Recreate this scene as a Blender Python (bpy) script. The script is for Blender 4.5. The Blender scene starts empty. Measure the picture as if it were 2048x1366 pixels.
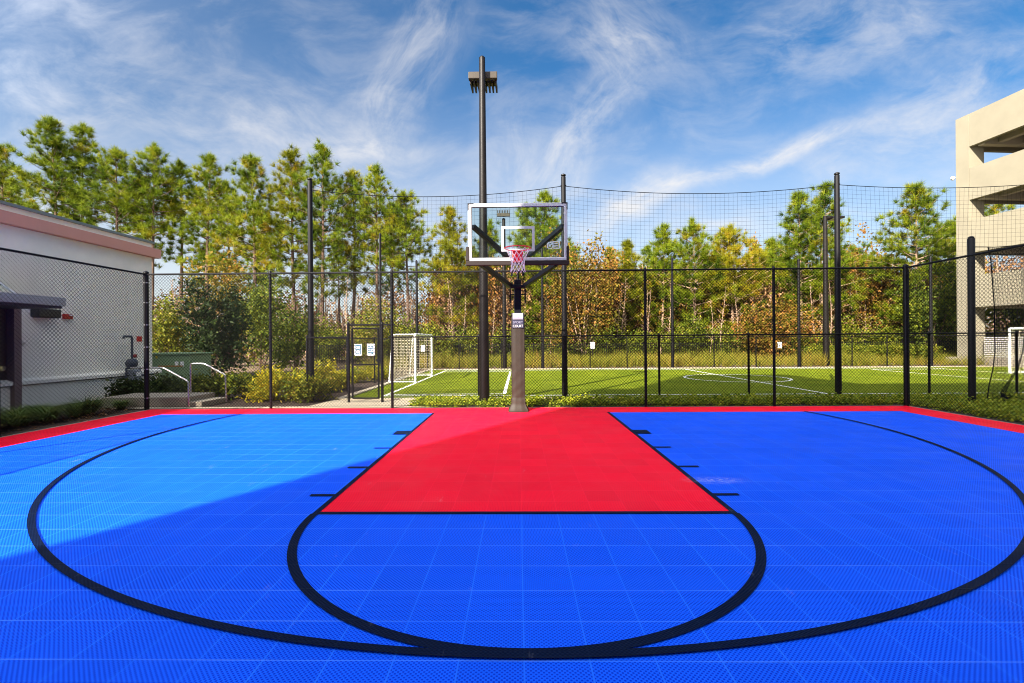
import bpy, math, random
import numpy as np
from mathutils import Vector, Matrix
R = math.radians
sc = bpy.context.scene
COL = sc.collection
RNG = np.random.default_rng(11)
random.seed(5)

# ------------------------------------------------------------------ camera, sky, sun, exposure
H_CAM, F_PX, ROLL, YAW = 1.485, 932.85, 0.0068, 0.0143
fw = Vector((-math.sin(YAW), math.cos(YAW), 0)); rt = Vector((math.cos(YAW), math.sin(YAW), 0)); up = Vector((0, 0, 1))
xc = rt * math.cos(ROLL) - up * math.sin(ROLL)
yc = rt * math.sin(ROLL) + up * math.cos(ROLL)
cam = bpy.data.cameras.new('camera')
cam.sensor_width = 36; cam.lens = F_PX / 2048 * 36
cam.shift_y = -1.4 / 2048
cam.clip_start = 0.05; cam.clip_end = 3000
camo = bpy.data.objects.new('camera', cam); COL.objects.link(camo)
camo.matrix_world = Matrix(((xc.x, yc.x, -fw.x, 0), (xc.y, yc.y, -fw.y, 0), (xc.z, yc.z, -fw.z, H_CAM), (0, 0, 0, 1)))
sc.camera = camo

SUN_AZ, SUN_EL = 212.5, 33.0
world = bpy.data.worlds.new('World'); sc.world = world; world.use_nodes = True


def build_world():
    nt = world.node_tree; N = nt.nodes; L = nt.links
    bg = N['Background']; bg.inputs[1].default_value = 0.05
    sky = N.new('ShaderNodeTexSky'); sky.sky_type = 'NISHITA'; sky.sun_disc = False
    sky.sun_elevation = R(SUN_EL); sky.sun_rotation = R(SUN_AZ)
    sky.air_density = 1.0; sky.dust_density = 0.6; sky.ozone_density = 2.2

    def m(op, a, b=None, c=None):
        n = N.new('ShaderNodeMath'); n.operation = op
        for i, v in enumerate((a, b, c)):
            if v is None: continue
            if isinstance(v, (int, float)): n.inputs[i].default_value = v
            else: L.new(v, n.inputs[i])
        return n.outputs[0]

    def vm(op, a, b):
        n = N.new('ShaderNodeVectorMath'); n.operation = op
        for i, v in enumerate((a, b)):
            if isinstance(v, tuple): n.inputs[i].default_value = v
            else: L.new(v, n.inputs[i])
        return n
    hs = N.new('ShaderNodeHueSaturation'); hs.inputs['Saturation'].default_value = 1.36; hs.inputs['Value'].default_value = 1.0
    L.new(sky.outputs[0], hs.inputs['Color'])
    tc = N.new('ShaderNodeTexCoord')
    sep = N.new('ShaderNodeSeparateXYZ'); L.new(tc.outputs['Generated'], sep.inputs[0])
    x, y, z = sep.outputs
    zz = m('MAXIMUM', m('ADD', z, 0.10), 0.03)
    px = m('DIVIDE', x, zz); py = m('DIVIDE', y, zz)

    def noise(vec, scale, detail, rough, dist=0.0):
        n = N.new('ShaderNodeTexNoise'); n.inputs['Scale'].default_value = scale; n.inputs['Detail'].default_value = detail
        n.inputs['Roughness'].default_value = rough; n.inputs['Distortion'].default_value = dist
        L.new(vec, n.inputs['Vector']); return n.outputs[0]

    def comb(a, b, c=0.0):
        n = N.new('ShaderNodeCombineXYZ')
        for i, v in enumerate((a, b, c)):
            if isinstance(v, (int, float)): n.inputs[i].default_value = v
            else: L.new(v, n.inputs[i])
        return n.outputs[0]

    def ramp(v, a, b):
        n = N.new('ShaderNodeMapRange'); n.interpolation_type = 'SMOOTHSTEP'
        n.inputs[1].default_value = a; n.inputs[2].default_value = b; L.new(v, n.inputs[0]); return n.outputs[0]
    # cirrus: streaks stretched along a wind direction, broken by finer noise
    ca, sa = math.cos(R(83)), math.sin(R(83))
    u = m('ADD', m('MULTIPLY', px, ca), m('MULTIPLY', py, sa))
    v = m('SUBTRACT', m('MULTIPLY', py, ca), m('MULTIPLY', px, sa))
    wob = noise(comb(px, py, 3.0), 0.55, 2, 0.5)
    v2 = m('ADD', v, m('MULTIPLY', m('SUBTRACT', wob, 0.5), 0.9))
    streak = noise(comb(m('MULTIPLY', u, 0.42), m('MULTIPLY', v2, 1.0), 7.0), 1.0, 5, 0.55, 0.15)
    wisps = noise(comb(m('MULTIPLY', u, 0.9), m('MULTIPLY', v2, 1.9), 2.7), 1.5, 6, 0.62, 0.5)
    patch = noise(comb(px, py, 8.3), 0.42, 3, 0.5)
    cov = m('ADD', m('MULTIPLY', streak, 0.60), m('MULTIPLY', wisps, 0.40))
    cov = m('ADD', cov, m('MULTIPLY', m('SUBTRACT', patch, 0.5), 0.55))
    c1 = ramp(cov, 0.44, 0.80)
    # the cirrus banks over the woods: each lies along a line of the sky, frayed by noise combed along it
    yy = m('MAXIMUM', y, 0.08)
    qx = m('DIVIDE', x, yy); qz = m('DIVIDE', z, yy)
    w1 = N.new('ShaderNodeTexNoise'); w1.inputs['Scale'].default_value = 2.6; w1.inputs['Detail'].default_value = 5
    L.new(comb(qx, qz, 0.7), w1.inputs['Vector'])
    ws = N.new('ShaderNodeSeparateColor'); L.new(w1.outputs['Color'], ws.inputs[0])
    qx2 = m('ADD', qx, m('MULTIPLY', m('SUBTRACT', ws.outputs[0], 0.5), 0.14)); qz2 = m('ADD', qz, m('MULTIPLY', m('SUBTRACT', ws.outputs[1], 0.5), 0.12))
    BANKS = [  # ends in the sky (sideways and up, as tangents), half width, strength
        (-1.12, 0.60, -0.50, 0.40, 0.140, 0.36, 1), (-0.62, 0.52, -0.28, 0.34, 0.090, 0.45, 2), (-0.14, 0.76, -0.31, 0.44, 0.070, 0.62, 3),
        (-0.45, 0.42, -0.20, 0.42, 0.022, 0.7, 4), (0.16, 0.72, 0.30, 0.58, 0.085, 0.95, 5), (0.26, 0.58, 0.02, 0.30, 0.050, 0.72, 6),
        (0.40, 0.60, 0.95, 0.70, 0.085, 0.52, 7), (0.14, 0.24, 0.36, 0.37, 0.028, 1.0, 8), (0.34, 0.34, 0.74, 0.46, 0.018, 0.9, 9),
        (0.72, 0.45, 1.12, 0.60, 0.055, 0.62, 10), (0.32, 0.24, 0.48, 0.245, 0.016, 0.6, 11), (-0.02, 0.50, -0.03, 0.28, 0.050, 0.40, 12),
        (0.08, 0.32, 0.16, 0.36, 0.03, 0.5, 13), (0.60, 0.40, 1.05, 0.44, 0.060, 0.40, 14)]
    bank = None
    for ax, az_, bx, bz, wd, st, sd_ in BANKS:
        ln = math.hypot(bx - ax, bz - az_); dx, dz = (bx - ax) / ln, (bz - az_) / ln
        t = m('ADD', m('MULTIPLY', m('SUBTRACT', qx2, ax), dx), m('MULTIPLY', m('SUBTRACT', qz2, az_), dz))
        e = m('SUBTRACT', m('MULTIPLY', m('SUBTRACT', qz2, az_), dx), m('MULTIPLY', m('SUBTRACT', qx2, ax), dz))
        cross = ramp(m('ABSOLUTE', e), wd * 1.9, 0.0)
        along = m('MULTIPLY', ramp(t, -0.10, 0.14), ramp(t, ln + 0.12, ln - 0.14))
        fr = noise(comb(m('MULTIPLY', t, 3.4), m('MULTIPLY', e, 8.0), sd_ * 3.7), 1.6, 5, 0.66, 0.35)
        k = m('MULTIPLY', m('MULTIPLY', cross, along), m('MULTIPLY', ramp(fr, 0.26, 0.80), st))
        bank = k if bank is None else m('ADD', bank, k)
    fine = noise(comb(m('MULTIPLY', qx2, 2.0), m('MULTIPLY', qz2, 4.2), 5.0), 2.2, 6, 0.62, 0.4)
    thin = m('MULTIPLY', ramp(fine, 0.38, 0.80), 0.24)
    front = ramp(y, 0.0, 0.25)
    low = m('MULTIPLY', ramp(qz, 0.60, 0.10), 0.50)
    left = m('MULTIPLY', ramp(m('MULTIPLY', qx, -1.0), -0.30, 0.9), 0.10)
    fwd = m('ADD', m('MULTIPLY', bank, 0.80), m('ADD', thin, m('ADD', low, left)))
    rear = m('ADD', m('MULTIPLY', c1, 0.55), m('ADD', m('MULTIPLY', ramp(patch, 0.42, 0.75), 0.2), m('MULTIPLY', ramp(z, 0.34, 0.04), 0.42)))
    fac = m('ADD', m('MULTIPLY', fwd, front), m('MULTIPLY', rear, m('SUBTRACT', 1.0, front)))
    fac = m('MINIMUM', fac, 0.90)
    # cloud glow added towards the sun, out of view, to light the court's shade
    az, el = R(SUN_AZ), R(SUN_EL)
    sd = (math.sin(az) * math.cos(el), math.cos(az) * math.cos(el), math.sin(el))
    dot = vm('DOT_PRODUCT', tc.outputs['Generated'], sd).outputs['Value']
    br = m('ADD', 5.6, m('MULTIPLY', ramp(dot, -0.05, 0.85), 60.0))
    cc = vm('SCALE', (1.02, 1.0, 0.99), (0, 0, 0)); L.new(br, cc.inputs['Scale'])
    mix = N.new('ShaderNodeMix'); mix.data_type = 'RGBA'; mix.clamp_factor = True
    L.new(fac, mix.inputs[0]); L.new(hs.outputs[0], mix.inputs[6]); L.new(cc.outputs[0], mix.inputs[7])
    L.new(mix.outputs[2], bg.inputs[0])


build_world()
sun = bpy.data.lights.new('sun', 'SUN'); sun.energy = 5.0; sun.angle = R(0.5); sun.color = (1.0, 0.91, 0.78)
suno = bpy.data.objects.new('sun', sun); COL.objects.link(suno)
az, el = R(SUN_AZ), R(SUN_EL)
sdir = Vector((math.sin(az) * math.cos(el), math.cos(az) * math.cos(el), math.sin(el)))
suno.rotation_euler = sdir.to_track_quat('Z', 'Y').to_euler()
suno.location = (-30, -40, 40)
sc.view_settings.view_transform = 'Standard'; sc.view_settings.look = 'None'
sc.view_settings.exposure = 1.75; sc.view_settings.gamma = 1.0
sc.render.filter_size = 1.05; sc.cycles.filter_width = 1.05
sc.cycles.max_bounces = 5; sc.cycles.transparent_max_bounces = 16
sc.cycles.sample_clamp_indirect = 6


def at(u, v, Y):
    """world point at depth Y (metres along the court) seen at photo pixel u, v"""
    x, y = u - 1024, v - 683
    d = fw * F_PX + xc * x - yc * y + up * (-1.44)
    d = fw * F_PX + xc * x - yc * (y + 1.44)
    t = Y / d.y
    return Vector((0, 0, H_CAM)) + d * t


def gx(u, Y):
    return at(u, 683, Y).x


# depth at which picture column u meets the plane x = X
def wyx(u, X):
    d = fw * F_PX + xc * (u - 1024); return X / d.x * d.y


def gz(u, v, Y):
    return at(u, v, Y).z


# ------------------------------------------------------------------ materials
MATS = {}


def mat(name, col, rough=0.6, metal=0.0, spec=0.5, var=0.0, scale=6.0, bump=0.0, bscale=40.0, coat=0.0, stretch=None):
    """principled material with an optional noise variation of colour and a noise bump"""
    if name in MATS: return MATS[name]
    M = bpy.data.materials.new(name); M.use_nodes = True; MATS[name] = M
    nt = M.node_tree; N = nt.nodes; L = nt.links
    b = N['Principled BSDF']
    b.inputs['Roughness'].default_value = rough; b.inputs['Metallic'].default_value = metal
    b.inputs['Specular IOR Level'].default_value = spec; b.inputs['Coat Weight'].default_value = coat
    b.inputs['Base Color'].default_value = (*col, 1)
    if var or bump:
        tc = N.new('ShaderNodeTexCoord'); src = tc.outputs['Object']
        if stretch:
            mp = N.new('ShaderNodeMapping'); mp.inputs['Scale'].default_value = stretch; L.new(src, mp.inputs[0]); src = mp.outputs[0]
    if var:
        n = N.new('ShaderNodeTexNoise'); n.inputs['Scale'].default_value = scale; n.inputs['Detail'].default_value = 6
        n.inputs['Roughness'].default_value = 0.62
        L.new(src, n.inputs['Vector'])
        r = N.new('ShaderNodeValToRGB')
        r.color_ramp.elements[0].position = 0.3; r.color_ramp.elements[1].position = 0.72
        r.color_ramp.elements[0].color = (*[c * (1 - var) for c in col], 1)
        r.color_ramp.elements[1].color = (*[min(1, c * (1 + var)) for c in col], 1)
        L.new(n.outputs[0], r.inputs[0]); L.new(r.outputs[0], b.inputs['Base Color'])
    if bump:
        n2 = N.new('ShaderNodeTexNoise'); n2.inputs['Scale'].default_value = bscale; n2.inputs['Detail'].default_value = 4
        L.new(src, n2.inputs['Vector'])
        bp = N.new('ShaderNodeBump'); bp.inputs['Strength'].default_value = bump; bp.inputs['Distance'].default_value = 0.02
        L.new(n2.outputs[0], bp.inputs['Height']); L.new(bp.outputs[0], b.inputs['Normal'])
    return M


def court_mat(name, col, dark, seam, row_glint, rough=0.42, groove=1.0):
    """interlocking plastic sports tile: 1 ft tiles, raised joints, fine open grid"""
    M = bpy.data.materials.new(name); M.use_nodes = True
    nt = M.node_tree; N = nt.nodes; L = nt.links
    b = N['Principled BSDF']

    def m(op, a, bb=None):
        n = N.new('ShaderNodeMath'); n.operation = op
        for i, v in enumerate((a, bb)):
            if v is None: continue
            if isinstance(v, (int, float)): n.inputs[i].default_value = v
            else: L.new(v, n.inputs[i])
        return n.outputs[0]

    def mix(f, a, c):
        n = N.new('ShaderNodeMix'); n.data_type = 'RGBA'
        for i, v in ((0, f), (6, a), (7, c)):
            if isinstance(v, tuple): n.inputs[i].default_value = (*v, 1)
            elif isinstance(v, (int, float)): n.inputs[i].default_value = v
            else: L.new(v, n.inputs[i])
        return n.outputs[2]

    def nz(scale, detail, rough_=0.55):
        n = N.new('ShaderNodeTexNoise'); n.inputs['Scale'].default_value = scale; n.inputs['Detail'].default_value = detail
        n.inputs['Roughness'].default_value = rough_; L.new(geo, n.inputs['Vector']); return n.outputs[0]

    def rng(v, a, c, lo=0.0, hi=1.0):
        n = N.new('ShaderNodeMapRange'); n.interpolation_type = 'SMOOTHSTEP'
        for i, q in ((1, a), (2, c), (3, lo), (4, hi)): n.inputs[i].default_value = q
        L.new(v, n.inputs[0]); return n.outputs[0]
    g = N.new('ShaderNodeNewGeometry'); geo = g.outputs['Position']
    sp = N.new('ShaderNodeSeparateXYZ'); L.new(geo, sp.inputs[0])
    T = 0.3048
    wx = m('MULTIPLY', m('SUBTRACT', nz(0.55, 2), 0.5), 0.018)
    ux = m('DIVIDE', m('ADD', m('SUBTRACT', sp.outputs[0], 0.0155), wx), T); uy = m('DIVIDE', m('ADD', m('SUBTRACT', sp.outputs[1], 14.0974 * T), wx), T)
    fx = m('ABSOLUTE', m('SUBTRACT', m('FRACT', m('ADD', ux, 0.5)), 0.5)); fy = m('ABSOLUTE', m('SUBTRACT', m('FRACT', m('ADD', uy, 0.5)), 0.5))
    sx = rng(fx, 0.008, 0.018, 1, 0); sy = rng(fy, 0.008, 0.018, 1, 0)
    seamf = m('MAXIMUM', sx, sy)
    # open grid inside a tile: 26 x 26 little holes, offset every other row
    k = 26.0
    a1 = m('SINE', m('MULTIPLY', ux, 2 * math.pi * k / 2)); a2 = m('SINE', m('MULTIPLY', uy, 2 * math.pi * k / 2))
    holes = m('MULTIPLY', a1, a2)
    holef = rng(holes, -0.05, 0.55)
    holef = m('MULTIPLY', holef, m('SUBTRACT', 1.0, seamf))
    tilevar = N.new('ShaderNodeTexWhiteNoise'); tilevar.noise_dimensions = '2D'
    cv = N.new('ShaderNodeCombineXYZ'); L.new(m('FLOOR', ux), cv.inputs[0]); L.new(m('FLOOR', uy), cv.inputs[1]); L.new(cv.outputs[0], tilevar.inputs['Vector'])
    base = mix(m('MULTIPLY', holef, groove), col, dark)
    seamn = m('MULTIPLY', seamf, rng(nz(1.3, 4), 0.3, 0.7, 0.15, 0.6))
    base = mix(m('MULTIPLY', seamn, 0.8), base, seam)
    base = mix(m('MULTIPLY', sy, rng(nz(0.9, 3), 0.3, 0.7, 0.04, 0.28)), base, row_glint)  # joints across the court paler: their sun glint is put into the colour
    # dust and scuffs
    scf = N.new('ShaderNodeTexNoise'); scf.inputs['Scale'].default_value = 1.0; scf.inputs['Detail'].default_value = 9; scf.inputs['Roughness'].default_value = 0.72
    mp = N.new('ShaderNodeMapping'); mp.inputs['Scale'].default_value = (7.0, 1.8, 1); mp.inputs['Rotation'].default_value = (0, 0, 0.5)
    L.new(geo, mp.inputs[0]); L.new(mp.outputs[0], scf.inputs['Vector'])
    base = mix(m('MULTIPLY', rng(scf.outputs[0], 0.62, 0.78), 0.22), base, (0.62, 0.62, 0.70))
    dsc = N.new('ShaderNodeVectorMath'); dsc.operation = 'SUBTRACT'; L.new(geo, dsc.inputs[0]); dsc.inputs[1].default_value = (2.05, 4.95, 0)
    ms = N.new('ShaderNodeMapping'); ms.inputs['Rotation'].default_value = (0, 0, 0.5); ms.inputs['Scale'].default_value = (2.3, 6.0, 1); L.new(dsc.outputs[0], ms.inputs[0])
    ln_ = N.new('ShaderNodeVectorMath'); ln_.operation = 'LENGTH'; L.new(ms.outputs[0], ln_.inputs[0])
    base = mix(m('MULTIPLY', rng(ln_.outputs['Value'], 1.0, 0.1), rng(nz(22, 6, 0.75), 0.42, 0.62, 0, 0.42)), base, (0.50, 0.52, 0.80))
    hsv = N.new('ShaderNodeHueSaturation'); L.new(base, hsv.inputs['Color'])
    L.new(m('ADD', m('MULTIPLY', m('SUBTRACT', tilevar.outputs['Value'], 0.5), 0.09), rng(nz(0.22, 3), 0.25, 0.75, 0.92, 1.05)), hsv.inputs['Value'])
    L.new(hsv.outputs[0], b.inputs['Base Color'])
    b.inputs['Specular IOR Level'].default_value = 0.035
    L.new(rng(nz(1.7, 5), 0.3, 0.7, rough - 0.06, rough + 0.10), b.inputs['Roughness'])
    h = m('SUBTRACT', m('MULTIPLY', sy, 0.7), m('MULTIPLY', holes, 0.5))
    bp = N.new('ShaderNodeBump'); bp.inputs['Strength'].default_value = 0.45; bp.inputs['Distance'].default_value = 0.003
    L.new(h, bp.inputs['Height']); L.new(bp.outputs[0], b.inputs['Normal'])
    return M


def leaf_mat(name, cols, rough=0.55, trans=0.3):
    """foliage: colour picked along a ramp by the 'tint' stored per clump plus a little per-leaf chance"""
    M = bpy.data.materials.new(name); M.use_nodes = True
    nt = M.node_tree; N = nt.nodes; L = nt.links
    b = N['Principled BSDF']; out = N['Material Output']
    at_ = N.new('ShaderNodeAttribute'); at_.attribute_name = 'tint'
    g = N.new('ShaderNodeNewGeometry')
    oi = N.new('ShaderNodeObjectInfo')
    a = N.new('ShaderNodeMath'); a.operation = 'MULTIPLY_ADD'; a.inputs[1].default_value = 0.34; L.new(g.outputs['Random Per Island'], a.inputs[0])
    s0 = N.new('ShaderNodeMath'); s0.operation = 'MULTIPLY_ADD'; s0.inputs[1].default_value = 0.16; s0.inputs[2].default_value = -0.25; L.new(oi.outputs['Random'], s0.inputs[0])
    s1 = N.new('ShaderNodeMath'); s1.operation = 'ADD'; L.new(at_.outputs['Fac'], s1.inputs[0]); L.new(s0.outputs[0], s1.inputs[1]); L.new(s1.outputs[0], a.inputs[2])
    r = N.new('ShaderNodeValToRGB'); cr = r.color_ramp
    while len(cr.elements) < len(cols): cr.elements.new(0.5)
    for i, c in enumerate(cols):
        cr.elements[i].position = i / (len(cols) - 1); cr.elements[i].color = (*c, 1)
    L.new(a.outputs[0], r.inputs[0]); L.new(r.outputs[0], b.inputs['Base Color'])
    b.inputs['Roughness'].default_value = rough; b.inputs['Specular IOR Level'].default_value = 0.12
    if trans:
        t = N.new('ShaderNodeBsdfTranslucent'); L.new(r.outputs[0], t.inputs[0])
        mx = N.new('ShaderNodeMixShader'); mx.inputs[0].default_value = trans
        L.new(b.outputs[0], mx.inputs[1]); L.new(t.outputs[0], mx.inputs[2]); L.new(mx.outputs[0], out.inputs['Surface'])
    return M


# ------------------------------------------------------------------ mesh helpers
class MB:
    def __init__(self): self.v = []; self.f = []

    def add(self, vs, fs):
        o = len(self.v); self.v += [tuple(p) for p in vs]; self.f += [tuple(i + o for i in f) for f in fs]; return self

    def box(self, x0, x1, y0, y1, z0, z1):
        return self.add([(x0, y0, z0), (x1, y0, z0), (x1, y1, z0), (x0, y1, z0), (x0, y0, z1), (x1, y0, z1), (x1, y1, z1), (x0, y1, z1)],
                        [(0, 3, 2, 1), (4, 5, 6, 7), (0, 1, 5, 4), (1, 2, 6, 5), (2, 3, 7, 6), (3, 0, 4, 7)])

    def quad(self, a, b, c, d): return self.add([a, b, c, d], [(0, 1, 2, 3)])

    def tube(self, pts, rad, n=8, cap=True):
        pts = [Vector(p) for p in pts]; rads = rad if isinstance(rad, (list, tuple)) else [rad] * len(pts)
        vs = []; fs = []; prev = None
        for i, p in enumerate(pts):
            d = (pts[min(i + 1, len(pts) - 1)] - pts[max(i - 1, 0)]).normalized()
            if prev is None:
                ref = Vector((0, 0, 1)) if abs(d.z) < 0.9 else Vector((1, 0, 0))
                e1 = d.cross(ref).normalized()
            else:
                e1 = (prev - d * prev.dot(d)).normalized()
            prev = e1; e2 = d.cross(e1)
            for k in range(n):
                an = 2 * math.pi * (k + 0.5) / n
                vs.append(p + (e1 * math.cos(an) + e2 * math.sin(an)) * rads[i])
        for i in range(len(pts) - 1):
            for k in range(n):
                fs.append((i * n + k, i * n + (k + 1) % n, (i + 1) * n + (k + 1) % n, (i + 1) * n + k))
        if cap:
            fs.append(tuple(range(n - 1, -1, -1))); fs.append(tuple(range((len(pts) - 1) * n, len(pts) * n)))
        return self.add(vs, fs)

    def bar(self, a, b, w, h):
        """rectangular bar from a to b, w across, h deep"""
        a, b = Vector(a), Vector(b); d = (b - a).normalized()
        ref = Vector((0, 0, 1)) if abs(d.z) < 0.95 else Vector((0, 1, 0))
        e1 = d.cross(ref).normalized() * w / 2; e2 = e1.cross(d).normalized() * h / 2
        vs = [a - e1 - e2, a + e1 - e2, a + e1 + e2, a - e1 + e2, b - e1 - e2, b + e1 - e2, b + e1 + e2, b - e1 + e2]
        return self.add(vs, [(0, 3, 2, 1), (4, 5, 6, 7), (0, 1, 5, 4), (1, 2, 6, 5), (2, 3, 7, 6), (3, 0, 4, 7)])

    def build(self, name, m, parent=None, smooth=False, bevel=0.0):
        me = bpy.data.meshes.new(name); me.from_pydata(self.v, [], self.f); me.update()
        o = bpy.data.objects.new(name, me); COL.objects.link(o)
        me.materials.append(m)
        if smooth:
            me.polygons.foreach_set('use_smooth', [True] * len(me.polygons))
            if hasattr(me, 'set_sharp_from_angle'): me.set_sharp_from_angle(angle=R(40))
        if bevel:
            b = o.modifiers.new('bevel', 'BEVEL'); b.width = bevel; b.segments = 2; b.limit_method = 'ANGLE'
        if parent is not None:
            o.parent = parent; o.matrix_parent_inverse = Matrix.Translation(-parent.location) if parent.type == 'EMPTY' and parent.rotation_euler.z == 0 else parent.matrix_basis.inverted()
        return o


def tag(o, label=None, cat=None, group=None, kind=None):
    if label: o['label'] = label
    if cat: o['category'] = cat
    if group: o['group'] = group
    if kind: o['kind'] = kind
    return o


def empty(name, loc, label, cat, group=None):
    o = bpy.data.objects.new(name, None); COL.objects.link(o); o.location = loc; o.empty_display_size = 0.3
    return tag(o, label, cat, group)


def copy_tree(o, parent=None):
    c = o.copy(); COL.objects.link(c)
    if parent is not None: c.parent = parent
    for ch in list(o.children): copy_tree(ch, c)
    return c


def np_mesh(name, V, F, m, parent=None, tint=None, nper=3):
    me = bpy.data.meshes.new(name)
    me.vertices.add(len(V)); me.vertices.foreach_set('co', np.asarray(V, np.float32).ravel())
    F = np.asarray(F, np.int32)
    me.loops.add(F.size); me.loops.foreach_set('vertex_index', F.ravel())
    me.polygons.add(len(F)); me.polygons.foreach_set('loop_start', np.arange(len(F), dtype=np.int32) * F.shape[1])
    me.update(calc_edges=True)
    if tint is not None:
        a = me.attributes.new('tint', 'FLOAT', 'POINT'); a.data.foreach_set('value', np.asarray(tint, np.float32))
    me.materials.append(m)
    o = bpy.data.objects.new(name, me); COL.objects.link(o)
    if parent is not None: o.parent = parent
    return o


def unit(a): return a / np.maximum(np.linalg.norm(a, axis=-1, keepdims=True), 1e-9)


def tufts(centers, dirs, tint, nb, length, width, spread=0.9):
    """needle tufts: nb thin triangles fanning out around dirs at every centre"""
    n = len(centers)
    C = np.repeat(centers, nb, 0); D = np.repeat(dirs, nb, 0)
    d = unit(D + RNG.normal(0, spread, (n * nb, 3)))
    ln = length * RNG.uniform(0.55, 1.15, (n * nb, 1))
    s = unit(np.cross(d, RNG.normal(0, 1, (n * nb, 3)))) * width * 0.5 * RNG.uniform(0.7, 1.3, (n * nb, 1))
    C = C + RNG.normal(0, length * 0.07, C.shape)
    V = np.stack([C - s, C + s, C + d * ln], 1).reshape(-1, 3)
    F = np.arange(len(V)).reshape(-1, 3)
    return V, F, np.repeat(np.repeat(tint, nb), 3)


def leaves(centers, tint, nb, size, spread, flat=0.0, aspect=0.55, drop=0.0):
    """leaf clumps: nb lozenge leaves scattered round every centre"""
    n = len(centers) * nb
    C = np.repeat(centers, nb, 0) + RNG.normal(0, spread, (n, 3))
    d = RNG.normal(0, 1, (n, 3)); d[:, 2] = d[:, 2] * (1 - flat) - drop; d = unit(d)
    s = unit(np.cross(d, RNG.normal(0, 1, (n, 3))))
    ln = size * RNG.uniform(0.6, 1.3, (n, 1))
    V = np.stack([C, C + d * ln * 0.5 + s * ln * aspect * 0.5, C + d * ln, C + d * ln * 0.5 - s * ln * aspect * 0.5], 1).reshape(-1, 3)
    F = np.arange(len(V)).reshape(-1, 4)
    return V, F, np.repeat(np.repeat(tint, nb), 4)


# ------------------------------------------------------------------ shared materials
M_black = mat('black_coated_steel', (0.0055, 0.005, 0.006), 0.45, 0.0, 0.22, var=0.25, scale=9)
M_wire = mat('black_vinyl_wire', (0.0045, 0.0042, 0.005), 0.6, 0.0, 0.1)
M_bronze = mat('dark_bronze_paint', (0.008, 0.006, 0.005), 0.45, 0.0, 0.22, var=0.3, scale=5, bump=0.15, bscale=60)
M_net = mat('black_net_twine', (0.006, 0.007, 0.009), 0.9, 0.0, 0.05)
M_concrete = mat('concrete', (0.27, 0.235, 0.18), 0.9, var=0.16, scale=3.0, bump=0.25, bscale=60)
M_concrete_pale = mat('pale_concrete', (0.40, 0.34, 0.245), 0.9, var=0.15, scale=5.0, bump=0.3, bscale=50)
M_white = mat('white_paint', (0.80, 0.80, 0.78), 0.45)
M_steel = mat('brushed_steel', (0.60, 0.58, 0.56), 0.28, 1.0)
M_alu = mat('aluminium_frame', (0.60, 0.60, 0.62), 0.40, 0.6, var=0.06, scale=20)
M_mulch = mat('mulch', (0.040, 0.022, 0.014), 0.95, var=0.6, scale=14, bump=1.0, bscale=45)

M_head = mat('bronze_lamp_head', (0.040, 0.030, 0.018), 0.5, 0.0, 0.3, var=0.2, scale=4)
# ------------------------------------------------------------------ ground
MBg = MB().quad((-600, -300, -0.03), (600, -300, -0.03), (600, 900, -0.03), (-600, 900, -0.03))
ground = tag(MBg.build('ground', mat('leaf_litter', (0.13, 0.085, 0.045), 0.95, var=0.5, scale=0.9, bump=0.6, bscale=8)), kind='structure')

KC = 0.032                                     # centre line of the court
Y_FT, Y_BASE, Y_EDGE = 4.013, 9.62, 10.36
X_L, X_R, X_LI, X_RI = -8.26, 8.50, -7.46, 7.79
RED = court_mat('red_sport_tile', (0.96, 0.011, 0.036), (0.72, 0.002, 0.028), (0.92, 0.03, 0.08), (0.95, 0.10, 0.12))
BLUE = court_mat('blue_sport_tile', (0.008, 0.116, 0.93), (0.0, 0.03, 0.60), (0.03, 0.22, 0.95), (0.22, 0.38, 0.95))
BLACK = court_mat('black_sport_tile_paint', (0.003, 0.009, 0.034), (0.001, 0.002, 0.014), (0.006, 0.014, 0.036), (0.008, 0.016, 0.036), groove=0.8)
Y_NEAR = -8.0
court = MB().quad((X_LI, Y_NEAR, 0), (X_RI, Y_NEAR, 0), (X_RI, Y_BASE, 0), (X_LI, Y_BASE, 0)).build('court_pavement', BLUE)
tag(court, kind='structure')
b = MB()
b.quad((X_L, Y_BASE, 0.0), (X_R, Y_BASE, 0.0), (X_R, Y_EDGE, 0.0), (X_L, Y_EDGE, 0.0))
b.quad((X_L, Y_NEAR, 0.0), (X_LI, Y_NEAR, 0.0), (X_LI, Y_BASE, 0.0), (X_L, Y_BASE, 0.0))
b.quad((X_RI, Y_NEAR, 0.0), (X_R, Y_NEAR, 0.0), (X_R, Y_BASE, 0.0), (X_RI, Y_BASE, 0.0))
b.build('border', RED, court)
KW = 1.822
b = MB().quad((KC - KW, Y_FT, 0.004), (KC + KW, Y_FT, 0.004), (KC + KW, Y_BASE + 0.01, 0.004), (KC - KW, Y_BASE + 0.01, 0.004))
b.build('key', RED, court)
LW = 0.051


def arc(mb, cx, cy, r0, r1, a0, a1, z, n=160):
    vs = []; fs = []
    for i in range(n + 1):
        a = a0 + (a1 - a0) * i / n
        vs += [(cx + r0 * math.cos(a), cy + r0 * math.sin(a), z), (cx + r1 * math.cos(a), cy + r1 * math.sin(a), z)]
        if i: fs.append((2 * i - 2, 2 * i - 1, 2 * i + 1, 2 * i))
    mb.add(vs, fs)


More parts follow.
